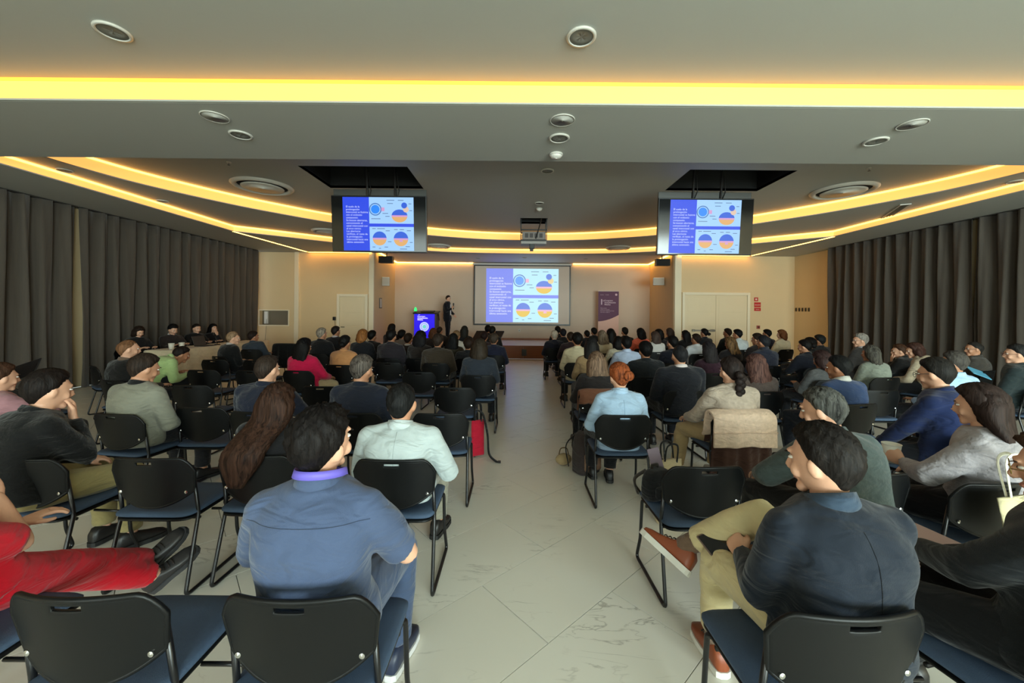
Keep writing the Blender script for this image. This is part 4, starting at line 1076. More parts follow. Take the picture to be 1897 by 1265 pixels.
ARM = dict(lap=(0.13, 0.25, 0.19), phone=(0.07, 0.30, 0.27), fold=(-0.06, 0.20, 0.24), chin=(0.05, 0.20, 0.545), table=(0.12, 0.33, 0.34), side=(0.27, 0.02, 0.10), knee=(0.16, 0.36, 0.17), thigh=(0.20, 0.22, 0.18))
def person(label, X, Y, ztop=1.25, yaw=0.0, seat=0.442, lean=-4, side=0, twist=0, head=(0, 0, 0), bulk=1.0, sh=1.0, fem=False,
           top=(40, 44, 54), kind='weave', sleeve='long', bottom=(30, 32, 38), skin='mid', hair='short', hcol=(22, 18, 16), tip=None, hthick=0.016, hlen=0.35, bald=0.0,
           arms=('lap', 'lap'), legs=(None, None), hands=('relaxed', 'relaxed'), collar=None, collar_big=False, glasses=None, shoes=(24, 22, 22), sole=None, lod=None, stand=False, group=None, hood=False,
           poles=(None, None), palms=(None, None), hdirs=(None, None), hem=0.0, feet=(None, None), hsway=0.0, hout=0.0, cuff=0.07, headoff=(0, 0, 0), socks=None, base_z=0.0, lacing=None):
    yaw = math.radians(yaw)
    d = math.hypot(X, Y)
    if lod is None: lod = 0 if d < 2.9 else (1 if d < 5.2 else 2)
    hi = lod == 0
    vox = (0.0105, 0.016, 0.023)[lod]
    root = thing('person', label, 'person', (X, Y, base_z), yaw, group or ('standing speaker' if stand else 'people seated in the hall'))
    if stand: root['group'] = 'speaker on the stage'
    seedp = int(abs(X * 1000) + abs(Y * 777)) % 9999
    fwd = np.array([0, 1.0, 0]); rt = np.array([1.0, 0, 0])
    L, S_ = math.radians(lean), math.radians(side)
    U = nrm([math.sin(S_), math.sin(L) * math.cos(S_), math.cos(L) * math.cos(S_)])
    Bk = nrm(np.cross(rt, U) * -1 if False else np.cross(U, rt))       # forward axis of the torso
    Bk = Bk if Bk[1] > 0 else -Bk
    P0z = (seat + 0.105) if not stand else 0.93
    nd = nrm(U + 0.22 * fwd)
    Ls = (ztop - base_z - 0.115 - hthick * 0.9 - 0.118 * nd[2] - headoff[2] - P0z) / U[2]
    Ls = min(max(Ls, 0.31), 0.60)
    ts = np.array([-0.20, -0.10, 0.0, 0.2, 0.4, 0.6, 0.78, 0.90, 0.97, 1.03])
    def sp(t):
        tt = min(max(t, 0), 1)
        return np.array([0, 0, P0z]) + U * (Ls * t) - Bk * (0.035 * 4 * tt * (1 - tt))
    def lat(t):
        a = math.radians(twist) * min(max(t, 0), 1); return nrm(rt * math.cos(a) + fwd * math.sin(a) + U * -np.dot(rt * math.cos(a) + fwd * math.sin(a), U))
    N0 = sp(1.0); Hc = N0 + nd * 0.118 + np.array(headoff, float)
    hy, hp, hr = (math.radians(q) for q in head)
    HM = np.array((Matrix.Rotation(hy, 3, 'Z') @ Matrix.Rotation(-hp, 3, 'X') @ Matrix.Rotation(hr, 3, 'Y')))
    fs = 0.905 if fem else 0.965
    sw = (0.146 if fem else 0.163) * sh
    hw = np.array([0.150, 0.170, 0.170, 0.152, 0.150, 0.166, 0.172, 0.150, 0.105, 0.060]) * (0.94 if fem else 1.0) * (0.6 + 0.4 * bulk)
    hd = np.array([0.085, 0.115, 0.120, 0.112, 0.105, 0.112, 0.108, 0.088, 0.070, 0.056]) * bulk
    A = np.linspace(0, 2 * PI, 28, endpoint=False)
    def torso(mb, off, t0=-0.2, t1=1.03, flare=0.0):
        R = []
        for t in np.r_[np.linspace(t0, 0.85, 12), np.linspace(0.88, t1, 5)]:
            a, b = np.interp(t, ts, hw) + off, np.interp(t, ts, hd) + off
            if flare and t < 0.3: a += flare * (0.3 - t); b += flare * (0.3 - t)
            c, l = sp(t), lat(t); f = nrm(np.cross(U, l))
            pw = 0.82
            R.append([c + l * a * math.copysign(abs(math.cos(q)) ** pw, math.cos(q)) + f * b * math.copysign(abs(math.sin(q)) ** pw, math.sin(q)) for q in A])
        mb.rings(np.array(R))
    # arms
    joints = {}
    for s, i in ((1, 0), (-1, 1)):
        Sj = sp(0.82) + lat(1.0) * sw * s
        tg = arms[i]
        if isinstance(tg, str) and tg == 'mouth': tgt = Hc + HM @ np.array([s * 0.035, 0.115, -0.165]) * fs
        elif isinstance(tg, str): q = ARM[tg]; tgt = np.array([q[0] * s, q[1], q[2] + seat])
        else: tgt = np.array(tg, float)
        pole = poles[i] if poles[i] is not None else ((0.4 * s, 0.1, -1.0) if isinstance(tg, str) and tg == 'mouth' else (0.55 * s, -0.55, -0.62))
        E, Wr = ik(Sj, tgt, 0.285 * fs, 0.25 * fs, pole)
        joints[s] = (Sj, E, Wr)
    # legs
    lj = {}
    for s, i in ((1, 0), (-1, 1)):
        hip = np.array([0.088 * s, 0.03 if not stand else 0.0, P0z - 0.012])
        an = legs[i]; kp = (0.1 * s, 0.6, 1.0)
        if an is None: an = (0.13 * s, 0.44, 0.09) if not stand else (0.10 * s, 0.0 + 0.04 * s, 0.09)
        if isinstance(an, dict): kp = an.get('pole', kp); ankle = np.array(an['ankle'], float)
        else: ankle = np.array(an, float)
        K, An = ik(hip, ankle, 0.43 * fs, 0.42 * fs, kp)
        lj[s] = (hip, K, An)
    g = 0.5 + 0.5 * bulk
    # --- body: one continuous surface; the finer head and hands are welded into the same mesh
    mb = MB(); torso(mb, -0.006, t1=0.93)
    for s in (1, -1):
        Sj, E, Wr = joints[s]
        P, r = lerp_chain([Sj, E, Wr], [0.050 * g, 0.040 * g, 0.026]); mb.tube(P, r, 10, round_end=True)
        P, r = lerp_chain([N0 - U * 0.04, Sj], [0.044, 0.044]); mb.tube(P, r, 10, round_end=True)
        hip, K, An = lj[s]
        P, r = lerp_chain([hip, K, An], [0.082 * g, 0.054, 0.036]); mb.tube(P, r, 10, round_end=True)
    mb.tube([N0 - U * 0.04, N0 + (Hc - N0) * 0.55], [0.054 * fs, 0.050 * fs], 12, round_end=True)
    V, Fq = remesh(mb, max(vox, 0.013), 2)
    body = MB(); body.v.append(V); body.n = len(V); body.f = [tuple(f) for f in np.asarray(Fq)]; body.m = [0] * len(Fq)
    hv, hf, hm = HEADS[(hi, fem)]
    W = (hv * fs) @ HM.T + Hc
    base = body.n; body.v.append(W); body.n += len(W); body.f += [tuple(i + base for i in f) for f in hf]; body.m += list(hm)
    for s, i in ((1, 0), (-1, 1)):
        Sj, E, Wr = joints[s]
        mth = isinstance(arms[i], str) and arms[i] == 'mouth'
        dirv = nrm(hdirs[i]) if hdirs[i] is not None else (nrm(HM @ np.array([-0.35 * s, -0.10, 0.93])) if mth else nrm(Wr - E))
        pal = nrm(palms[i]) if palms[i] is not None else (HM @ np.array([0, -1.0, 0]) if mth else np.array([0, 0, -1.0]))
        pal = nrm(pal - dirv * pal.dot(dirv)); zax = -pal; xax = np.cross(dirv, zax)
        v2, f2 = HANDS[(hands[i], hi)]; v2 = v2 * fs
        if s < 0: v2 = v2 * np.array([-1, 1, 1]); f2 = [f[::-1] for f in f2]
        W = v2[:, :1] * xax + v2[:, 1:2] * dirv + v2[:, 2:] * zax + Wr
        body.add(W, f2, 0)
    V, Fc, mi = body.arrays()
    sk = skinmat(skin); hm_ = hairmat(hcol, tip)
    mkobj('body', V, Fc, [sk, M_eye, M_iris, M_lip, hm_], root, True, mi=mi)
    # --- garments
    def garment(mb, name, m, amp, sc):
        V, Fq = remesh(mb, vox, 4 if lod == 0 else 2)
        Fq = np.asarray(Fq)
        if lod < 2: V = V + vnormals(V, Fq) * (soft_noise(V, sc, seedp) * amp)[:, None]
        return mkobj(name, V, Fq, m, root, True)
    bm = cloth(bottom)
    mb = MB()
    torso(mb, 0.012, -0.2, 0.25)
    for s in (1, -1):
        hip, K, An = lj[s]
        end = An + (K - An) * cuff
        P, r = lerp_chain([hip, K, end], [0.098 * g, 0.074, 0.060]); mb.tube(P, r, 12, round_end=False)
    garment(mb, 'trousers', bm, 0.0045, 18)
    tm = cloth(top, kind)
    mb = MB(); torso(mb, 0.018, -0.12 - hem if not stand else -0.25 - hem, 1.02, flare=0.03)
    for s in (1, -1):
        Sj, E, Wr = joints[s]
        if sleeve == 'short':
            P, r = lerp_chain([Sj, Sj + (E - Sj) * 0.85], [0.070 * g, 0.064 * g])
        else:
            P, r = lerp_chain([Sj, E, Wr + (E - Wr) * 0.04], [0.068 * g, 0.058 * g, 0.041])
        mb.tube(P, r, 12, round_end=False); ellipsoid(mb, Sj, (0.069 * g,) * 3)
        P, r = lerp_chain([N0 - U * 0.022, Sj], [0.060, 0.066 * g]); mb.tube(P, r, 12, round_end=True)
    top_o = garment(mb, {'weave': 'jacket', 'knit': 'sweater', 'shirt': 'shirt'}.get(kind, 'jacket'), tm, 0.0052 if lod == 0 else 0.005, 17)
    # collar ring round the neck
    nb = N0 - (Hc - N0) * 0.05; up2 = nrm(Hc - N0)
    cm = cloth(collar) if collar else tm
    Aq = np.linspace(0, 2 * PI, 26, endpoint=False); f2 = nrm(np.cross(up2, lat(1.0)))
    hgt = 0.036 if collar_big else 0.024
    if hood: hgt = 0.05
    R = []
    for rr, zz in ((0.075, -0.022), (0.080, 0.0), (0.073, hgt), (0.066, hgt - 0.002), (0.064, 0.0), (0.062, -0.022)):
        R.append([nb + lat(1.0) * rr * fs * math.cos(q) + f2 * (rr * fs * 0.98 * math.sin(q) - 0.002) + up2 * (zz + (0.012 if math.sin(q) < 0 else -0.02) * abs(math.sin(q))) for q in Aq])
    cb = MB(); cb.rings(np.array(R), cap=False, closed=True); cb.build('collar', cm, root, True)
    if hood:
        hb = MB(); C = [nb - f2 * 0.075 + lat(1.0) * q * 0.12 * sh - U * (0.03 + abs(q) * 0.02) + f2 * abs(q) * 0.06 for q in np.linspace(-1, 1, 9)]
        hb.tube(C, [0.03, 0.045, 0.055, 0.06, 0.062, 0.06, 0.055, 0.045, 0.03], 12, round_end=True); hb.build('hood', tm, root, True)
    # --- shoes
    for s, i in ((1, 0), (-1, 1)):
        hip, K, An = lj[s]
        fdir = feet[i]
        if fdir is None: yd, zu = nrm([0.18 * s, 1, 0]), np.array([0, 0, 1.0])
        else: yd, zu = nrm(fdir[0]), np.array(fdir[1], float)
        zu = nrm(zu - yd * zu.dot(yd)); xa = np.cross(yd, zu)
        put = lambda a: np.asarray(a[0])[:, :1] * xa * fs + np.asarray(a[0])[:, 1:2] * yd * fs + np.asarray(a[0])[:, 2:] * zu * fs + An
        so = mkobj('shoe', put(SHOE_UP), SHOE_UP[1], mat('shoe_%d_%d_%d' % tuple(shoes), shoes, 0.45), root, True)
        mkobj('sole', put(SHOE_SOLE), SHOE_SOLE[1], mat('sole_%d' % (sole or (20, 20, 20))[0], sole or (20, 20, 20), 0.6), so)
        if lacing or hi: mkobj('laces', put(SHOE_LACE), SHOE_LACE[1], mat('laces', (30, 20, 16), 0.7), so, True)
        if socks:
            P, r = lerp_chain([An, An + (K - An) * 0.28], [0.041, 0.046]); MB().tube(P, r, 14).build('sock', cloth(socks, 'knit'), root, True)
    # --- hair
    if hair != 'none':
        hb = MB(); g_ = hair_cap(hair, hi, hthick, seedp, bald); V, Fc, _ = g_.arrays(); hb.add((V * fs) @ HM.T + Hc, Fc)
        dn = np.array([0, 0, -1.0]); hback = HM @ np.array([0, -1.0, 0]); hback[2] = 0; hback = nrm(hback) if np.linalg.norm(hback) > 0.1 else -fwd
        hright = nrm(np.cross(dn, hback)); top_c = Hc + HM @ np.array([0, -0.028, 0.03])
        nn = 44 if hi else 20
        if hair in ('long', 'bob'):
            Ln = hlen if hair == 'long' else 0.17
            ss = np.linspace(-0.05, Ln, 14); C, Wd, Dp = [], [], []
            for q in ss:
                k = sstep((q - 0.03) / 0.16)
                C.append(top_c + dn * q + rt * (hsway * sstep((q - 0.02) / max(0.1, Ln))) + hback * (0.008 + 0.055 * k + 0.02 * sstep((q - 0.1) / 0.2) + hout * sstep((q - 0.10) / 0.16)))
                e = (q + 0.05) / (Ln + 0.05)
                Wd.append((0.062 + 0.034 * sstep((q + 0.05) / 0.08) + 0.012 * k) * (1 - 0.65 * max(0, e - 0.72) / 0.28) * (hthick / 0.016) ** 0.4)
                Dp.append((0.060 + 0.022 * sstep((q + 0.05) / 0.06) - 0.042 * k) * (1 - 0.6 * max(0, e - 0.7) / 0.3))
            hb.rings(strand_rings(C, Wd, Dp, hback, hright, nn, 0.085, seedp))
        if hair in ('pony', 'braid'):
            st = Hc + HM @ np.array([0, -0.098, 0.02 if hair == 'pony' else -0.02]); n = 12
            if hair == 'pony':
                C = [st + hback * (0.035 * math.sin(PI * min(1, q * 1.6)) + 0.01) + dn * hlen * q for q in np.linspace(0, 1, n)]
                hb.rings(strand_rings(C, [0.02 + 0.03 * math.sin(PI * min(1, q + 0.15)) for q in np.linspace(0, 1, n)], [0.02 + 0.018 * math.sin(PI * min(1, q + 0.15)) for q in np.linspace(0, 1, n)], hback, hright, nn // 2, 0.06, seedp))
            else:
                for k in range(12):
                    q = k / 11; c = st + dn * hlen * q * 0.8 + hback * 0.02 + hright * (0.012 * (-1) ** k + 0.02 * q); ellipsoid(hb, c, (0.040 - 0.018 * q, 0.034 - 0.015 * q, 0.034), Matrix.Rotation(0.6 * (-1) ** k, 4, 'Y'), (8, 12))
                e = st + dn * hlen * 0.8 + hback * 0.02 + hright * 0.02; hb.tube([e, e + dn * 0.05, e + dn * 0.11], [0.014, 0.022, 0.006], 10)
        if hair == 'bun':
            ellipsoid(hb, Hc + HM @ np.array([0.03, -0.112, 0.01 if hlen > 0.2 else -0.02]), (0.046, 0.040, 0.042), None, (12, 18))
        hb.build('hair', hm_, root, True)
    if glasses:
        gb = MB()
        for s in (-1, 1):
            Aq = np.linspace(0, 2 * PI, 18, endpoint=False)
            gb.tube([HM @ np.array([s * 0.033 + 0.024 * math.cos(q), 0.106, 0.006 + 0.019 * math.sin(q)]) * fs + Hc for q in Aq], 0.0018, 5, closed=True)
            gb.tube([HM @ np.array([s * 0.057, 0.104, 0.010]) * fs + Hc, HM @ np.array([s * 0.080, 0.07, 0.011]) * fs + Hc, HM @ np.array([s * 0.084, -0.01, 0.012]) * fs + Hc], 0.0018, 5)
        gb.tube([HM @ np.array([-0.01, 0.108, 0.010]) * fs + Hc, HM @ np.array([0.01, 0.108, 0.010]) * fs + Hc], 0.0018, 5)
        gb.build('glasses', mat('glasses_%d' % glasses[0], glasses, 0.3), root, True)
    root_info = dict(root=root, Hc=Hc, HM=HM, N0=N0, U=U, joints=joints, lj=lj, sp=sp, lat=lat, fs=fs, top=top_o)
    return root_info

from mathutils.bvhtree import BVHTree
def seam(info, pts, m, name='seam', r=0.0014):
    """stitched seam laid on the back of a garment; pts are (x, z) in the wearer's space"""
    me = info['top'].data
    bv = BVHTree.FromPolygons([v.co for v in me.vertices], [tuple(p.vertices) for p in me.polygons])
    P = []
    for x, z in pts:
        h = bv.ray_cast(Vector((x, -1.5, z)), Vector((0, 1, 0)))
        if h[0] is not None: P.append(np.array(h[0]) + np.array([0, -0.0008, 0]))
    if len(P) > 3: MB().tube(P, r, 5).build(name, m, info['top'], True)
# ------------------------------------------------------------------ who sits where
BLK = (14, 12, 12); DKB = (38, 27, 21); BRN = (66, 44, 32); AUB = (104, 52, 30); GRY = (120, 112, 104); GRD = (70, 66, 62)
def chair_for(label, X, Y, rz=0.0):
    w_ = label.split(); 
    if len(w_) > 12: w_ = w_[:12]
    while w_ and w_[-1] in ('and', 'with', 'in', 'the', 'of', 'a', 'by', 'on', 'at', 'beside', 'behind'): w_.pop()
    return chair(X, Y, rz, 'black chair taken by ' + ' '.join(w_))
def S(px, py, Yh, label, hy=0, hp=4, hr=0, seat_chair=True, body=0.35, **k):
    """seated listener: head-top pixel at depth Yh"""
    X, zt = pix(px, py, Yh)
    look = math.degrees(math.atan2(X - 0.3, 16.5 - Yh))
    lean = k.get('lean', -4)
    yaw = k.pop('yaw', look * body)
    off = math.sin(math.radians(lean)) * 0.45 + 0.028
    a = math.radians(yaw); sd = math.sin(math.radians(k.get('side', 0))) * 0.5
    Xp = X + math.sin(a) * off - math.cos(a) * sd; Yp = Yh - math.cos(a) * off - math.sin(a) * sd
    k.setdefault('skin', 'tan')
    info = person(label, Xp, Yp, ztop=zt, yaw=yaw, head=(look - yaw + hy, hp, hr), **k)
    if seat_chair:
        b = 0.175
        info['chair'] = chair_for(label, Xp + math.sin(a) * b, Yp - math.cos(a) * b, a)
    info['X'], info['Y'], info['yaw'] = Xp, Yp, a
    return info
E = lambda X, Y, label, rz=0.0: chair(X, Y, math.radians(rz), label)

# ---- rearmost rows, modelled one by one
blue = person('man in slate-blue short-sleeved shirt with purple lanyard, seen from behind', -0.645, 1.30, ztop=1.235, lean=-2, yaw=2, head=(-24, -6, 7), bulk=1.0, sh=0.96,
    top=(80, 93, 120), kind='shirt', sleeve='short', bottom=(74, 88, 114), skin='light', hcol=(20, 16, 15), hthick=0.021,
    arms=((0.13, 0.27, 0.60), (-0.10, 0.25, 0.62)), poles=((0.9, -0.2, -0.5), (-0.9, -0.2, -0.5)), legs=((0.15, 0.40, 0.09), (-0.12, 0.42, 0.09)), shoes=(36, 44, 66), sole=(205, 205, 205), collar=(80, 93, 120), collar_big=True)
chair_for('man in slate-blue short-sleeved shirt with purple lanyard', -0.62, 1.09)
R = []
nb = blue['N0'] + (blue['Hc'] - blue['N0']) * 0.10; up2 = nrm(blue['Hc'] - blue['N0'])
for rr, zz in ((0.083, 0.012), (0.085, 0.012), (0.080, 0.036), (0.078, 0.036)):
    R.append([nb + np.array([rr * math.cos(q), rr * math.sin(q) + 0.003, 0]) + up2 * (zz + (0.014 if math.sin(q) < 0 else -0.03) * abs(math.sin(q))) for q in np.linspace(0, 2 * PI, 28, endpoint=False)])
lan = MB(); lan.rings(np.array(R), cap=False, closed=True); lan.build('lanyard', mat('lanyard_purple', (104, 92, 190), 0.6, var=0.1, vscale=30), blue['root'], True)

navy = person('man in dark navy jacket and khaki trousers with legs crossed, using tablet', 1.03, 1.235, ztop=1.195, yaw=0, lean=2, side=-2, head=(30, 8, 2), bulk=1.0, sh=1.0,
    top=(32, 41, 54), kind='weave', bottom=(206, 192, 152), skin='light', hcol=(30, 26, 24), hthick=0.016, collar=(62, 78, 96), collar_big=True,
    arms=((0.03, 0.29, 0.60), (-0.12, 0.31, 0.60)), poles=((0.9, -0.4, -0.4), (-0.4, -0.6, -0.8)), hands=('relaxed', 'grip'),
    hdirs=((-0.75, 0.45, 0.0), (0.1, 0.95, 0.15)), palms=(None, (0.75, 0, -0.6)),
    legs=(dict(ankle=(-0.235, 0.60, 0.455), pole=(0.5, 0.1, 1.0)), dict(ankle=(-0.13, 0.50, 0.088), pole=(-0.2, 0.6, 1))), feet=(((-0.50, 0.80, 0.25), (0.62, 0.15, 0.75)), ((0.02, 1, 0), (0, 0, 1))),
    shoes=(134, 66, 36), sole=(222, 220, 212), socks=(120, 100, 84), hem=0.16, cuff=0.2)
chair_for('man in dark navy jacket with crossed legs', 0.93, 1.045, math.radians(2))

coat = person('person in black coat and amber glasses at the edge of the rearmost row', 1.70, 1.20, ztop=1.19, yaw=20, lean=0, side=5, head=(20, 8, 0), fem=True, bulk=1.15,
    top=(26, 30, 34), kind='weave', bottom=(20, 22, 25), skin='light', hair='short', hcol=(60, 44, 34), glasses=(120, 96, 40), hthick=0.02,
    arms=((0.10, 0.32, 0.61), (0.0, 0.34, 0.645)), hands=('fist', 'flat'), palms=((-0.7, 0, -0.7), (0, 0, -1)), poles=((0.9, -0.3, -0.4), (-0.8, -0.1, -0.6)), hem=0.08)
chair_for('person in black coat and amber glasses', 1.66, 1.03, math.radians(12))

red = person('person in red scrubs reclining with legs stretched out and ankles crossed', -2.02, 1.40, ztop=1.06, yaw=-6, lean=-20, head=(-20, 10, 0), fem=True, bulk=1.1,
    top=(196, 20, 44), kind='shirt', sleeve='short', bottom=(196, 20, 44), skin='light', hair='long', hcol=BRN, arms=((-0.06, 0.14, 0.80), 'lap'), poles=((0.7, 0.0, -0.75), None),
    legs=(dict(ankle=(-0.06, 0.80, 0.15), pole=(0.2, 0.1, 1)), dict(ankle=(0.06, 0.77, 0.085), pole=(-0.2, 0.1, 1))), feet=(((0.45, 0.5, 0.74), (0.1, -0.8, 0.6)), ((0.5, 0.6, 0.6), (0, -0.7, 0.7))), shoes=(48, 46, 46), sole=(58, 58, 60))
chair_for('person in red scrubs reclining with legs stretched out', -1.90, 1.10)

gp = person('person in grey sweater with long dark hair holding a paper cup', 2.47, 2.06, ztop=1.205, yaw=24, lean=-2, head=(12, 6, 0), fem=True, bulk=1.12, top=(158, 153, 156), kind='knit', bottom=(26, 27, 32), skin='light',
    hair='long', hlen=0.24, hcol=(44, 33, 30), hthick=0.02, arms=('lap', (-0.10, 0.27, 0.70)), poles=(None, (-0.9, 0.0, -0.5)), hands=('relaxed', 'grip'), palms=(None, (1, 0.1, 0)), hdirs=(None, (0.1, 0.9, 0.3)))
chair_for('person in grey sweater with long dark hair holding a cup', 2.36, 1.88, math.radians(6))
gs = S(1527, 718, 2.06, 'grey-haired man in dark green-grey sweater bending forward', hy=34, hp=14, yaw=10, lean=12, bulk=1.15, top=(82, 93, 92), kind='knit', bottom=(34, 34, 36), skin='light', hcol=(46, 45, 43), tip=(92, 92, 88), hthick=0.013, arms=((0.1, 0.4, 0.62), (-0.12, 0.42, 0.60)), seat_chair=False, poles=((0.8, -0.4, -0.4), (-0.9, -0.1, -0.4)))
chair_for('grey-haired man in dark green-grey sweater', 1.83, 1.98)

S(1735, 662, 2.85, 'man with glasses in deep navy jacket over pale shirt cuffs', hy=14, hp=10, lean=4, yaw=18, bulk=1.1, top=(26, 44, 86), bottom=(30, 34, 44), skin='light', glasses=(24, 24, 26), hcol=(32, 30, 28), hthick=0.014, arms=('lap', (-0.16, 0.36, 0.5)))
S(1553, 658, 3.75, 'man in mid-blue jacket with raised white collar', hy=22, hp=6, lean=2, yaw=10, top=(64, 84, 122), bottom=(40, 44, 56), collar=(215, 215, 210), collar_big=True, hcol=(24, 24, 24), hthick=0.014, bulk=1.05)
mint = S(745, 710, 2.28, 'man in pale mint-grey jacket with short black hair', hp=8, hr=-3, lean=-4, bulk=1.05, sh=1.06, top=(182, 191, 191), bottom=(150, 146, 132), skin='mid', hcol=(22, 22, 22), hthick=0.012, collar=(188, 196, 196), collar_big=True, hem=0.10, arms=((0.18, 0.28, 0.60), (-0.17, 0.28, 0.60)), body=0.0)
S(520, 708, 2.34, 'woman with very long brown hair in dark top', hp=8, hr=-8, lean=-2, fem=True, top=(34, 34, 38), hair='long', hlen=0.44, hsway=-0.08, hout=0.11, hcol=(40, 26, 21), tip=(66, 44, 34), hthick=0.02, side=4)
bs = S(86, 684, 2.25, 'bearded man in black sweater and khaki trousers, hand at his mouth', hy=-12, hp=8, yaw=-16, lean=10, bulk=1.1, top=(19, 20, 22), kind='knit', bottom=(158, 146, 104), skin='light', hcol=(24, 18, 16), hthick=0.016, arms=('mouth', (-0.1, 0.3, 0.6)), hands=('grip', 'relaxed'), seat_chair=False)
chair_for('bearded man in black sweater and khaki trousers', -2.66, 2.08, math.radians(-3))
S(2, 672, 3.15, 'person in dusty pink top at the hall side with tablet', hy=0, yaw=-10, lean=0, top=(168, 128, 134), skin='light', bottom=(30, 30, 34), hcol=BRN, arms=((0.12, 0.30, 0.80), 'lap'))
S(268, 655, 3.20, 'man in light grey blazer over black polo collar looking down', hy=-14, hp=16, yaw=-8, bulk=1.06, sh=1.06, top=(140, 139, 126), bottom=(36, 36, 40), skin='mid', hcol=(44, 34, 28), hthick=0.016, collar=(24, 24, 26), hem=0.10, lean=2)
S(240, 628, 4.55, 'balding sandy-haired man in black jacket behind grey blazer man', hy=-18, hp=4, yaw=-14, bulk=1.08, top=(22, 20, 21), skin='light', hcol=(112, 78, 54), hthick=0.008, bald=0.55, collar=(120, 100, 86))
S(497, 658, 3.25, 'man in navy jacket with closely cropped brown hair', hy=-6, hp=6, bulk=1.15, sh=1.12, top=(34, 40, 58), skin='light', hcol=(46, 36, 30), hthick=0.010, arms=((0.2, 0.34, 0.6), 'lap'))
S(672, 657, 3.25, 'man in navy suit with greying brown hair', hy=-12, hp=10, bulk=1.12, sh=1.08, top=(32, 38, 54), skin='mid', hcol=(50, 42, 38), tip=(100, 92, 86), hthick=0.017)
sky = S(1147, 670, 3.25, 'red-haired woman with bun in pale sky-blue blazer', hy=8, hp=12, fem=True, top=(172, 196, 220), bottom=(26, 26, 30), skin='light', hair='bun', hlen=0.3, hcol=AUB, tip=(160, 84, 46), hthick=0.022, collar=(176, 200, 224), collar_big=True, hem=0.22, legs=((0.02, 0.36, 0.09), None), shoes=(26, 26, 28))
S(1352, 660, 3.32, 'woman with dark braid in speckled beige knit sweater', hy=6, hp=6, fem=True, bulk=1.08, sh=1.1, top=(178, 164, 150), kind='knit', bottom=(186, 164, 126), skin='light', hair='braid', hlen=0.36, hcol=(36, 28, 26), hthick=0.02, arms=('lap', (-0.22, 0.30, 0.60)), legs=((0.1, 0.42, 0.09), (-0.26, 0.42, 0.09)), shoes=(200, 196, 186))
# ---- right-hand block, row by row towards the stage
S(1105, 650, 4.30, 'woman with long chestnut hair in dark top on aisle', fem=True, hp=16, top=(40, 34, 34), hair='long', hlen=0.30, hcol=(82, 62, 48), tip=(130, 104, 84), hthick=0.02, lean=2)
S(1258, 638, 4.25, 'broad balding man in black sweater with white shirt collar', hp=6, bulk=1.3, sh=1.2, top=(30, 33, 42), kind='knit', hcol=(30, 30, 32), hthick=0.010, bald=0.5, collar=(215, 205, 205), skin='mid')
S(1195, 632, 5.15, 'dark-haired person in black sweater behind sky-blue blazer', bulk=1.15, sh=1.1, top=(28, 33, 38), kind='knit', hcol=BLK, hthick=0.02)
S(1400, 655, 4.25, 'woman with long wine-brown wavy hair', fem=True, hp=14, top=(96, 84, 80), kind='knit', hair='long', hlen=0.36, hcol=(70, 46, 44), tip=(112, 80, 72), hthick=0.026, sh=1.05)
S(1095, 624, 5.40, 'woman with long black hair in tan coat', fem=True, top=(150, 126, 94), hair='long', hlen=0.28, hcol=(26, 24, 24), hthick=0.018)
S(1312, 632, 5.50, 'woman with straight dark hair in plum top', fem=True, top=(66, 40, 56), hair='long', hlen=0.26, hcol=(36, 32, 34), hthick=0.02)
S(1522, 650, 5.00, 'woman with curly dark brown hair in grey floral top', fem=True, hp=16, top=(88, 88, 88), kind='knit', hair='bob', hcol=(50, 34, 32), hthick=0.024, hy=8)
S(1612, 638, 5.30, 'woman with long ash-brown hair in grey-green top', fem=True, hy=6, top=(146, 152, 142), kind='knit', hair='long', hlen=0.36, hcol=(52, 48, 44), tip=(92, 88, 80), hthick=0.018, lean=4)
S(1765, 650, 4.05, 'man in light blue shirt behind navy jacket man', hy=8, top=(176, 206, 238), kind='shirt', hcol=GRD, hthick=0.016, skin='mid')
S(1880, 637, 4.60, 'man with glasses in dark green jacket beside right curtain', hy=28, hp=2, yaw=24, bulk=1.15, top=(44, 56, 58), hcol=(34, 34, 34), hthick=0.014, glasses=(90, 44, 36), skin='light')
S(1697, 634, 5.70, 'woman with brown hair bending forward in cream hooded vest', fem=True, hy=34, hp=10, yaw=22, lean=18, top=(196, 182, 160), kind='knit', hood=True, hair='bob', hcol=(64, 42, 36), hthick=0.022, skin='light', arms=('knee', 'knee'))
S(1664, 640, 6.60, 'dark-haired person in black top with hand at chin by right curtain', hy=28, yaw=20, lean=14, top=(36, 34, 34), hcol=BRN, arms=('lap', 'mouth'), skin='light')
S(1803, 632, 6.00, 'balding man with glasses in charcoal suit reading blue notebook', hy=34, hp=4, yaw=24, lean=-2, top=(72, 67, 62), hcol=(40, 38, 36), hthick=0.012, bald=0.5, glasses=(30, 30, 30), skin='mid', arms=('lap', (-0.05, 0.36, 0.62)))
S(1592, 617, 6.60, 'grey-haired man with glasses in charcoal suit beside right curtain', hy=38, yaw=16, top=(66, 62, 60), hcol=GRY, tip=(160, 154, 146), hthick=0.018, glasses=(30, 26, 26), skin='light', collar=(190, 190, 195))
S(1413, 621, 6.30, 'man in slate navy hooded jacket with black hair', hy=6, bulk=1.08, top=(48, 52, 68), hood=True, hcol=(30, 30, 34), hthick=0.012)
S(1491, 628, 6.20, 'woman with dark hair bun in navy dress', fem=True, hy=14, hp=10, lean=6, top=(24, 28, 42), hair='bun', hcol=BLK, hthick=0.016, skin='mid', arms=('lap', (-0.16, 0.36, 0.62)))
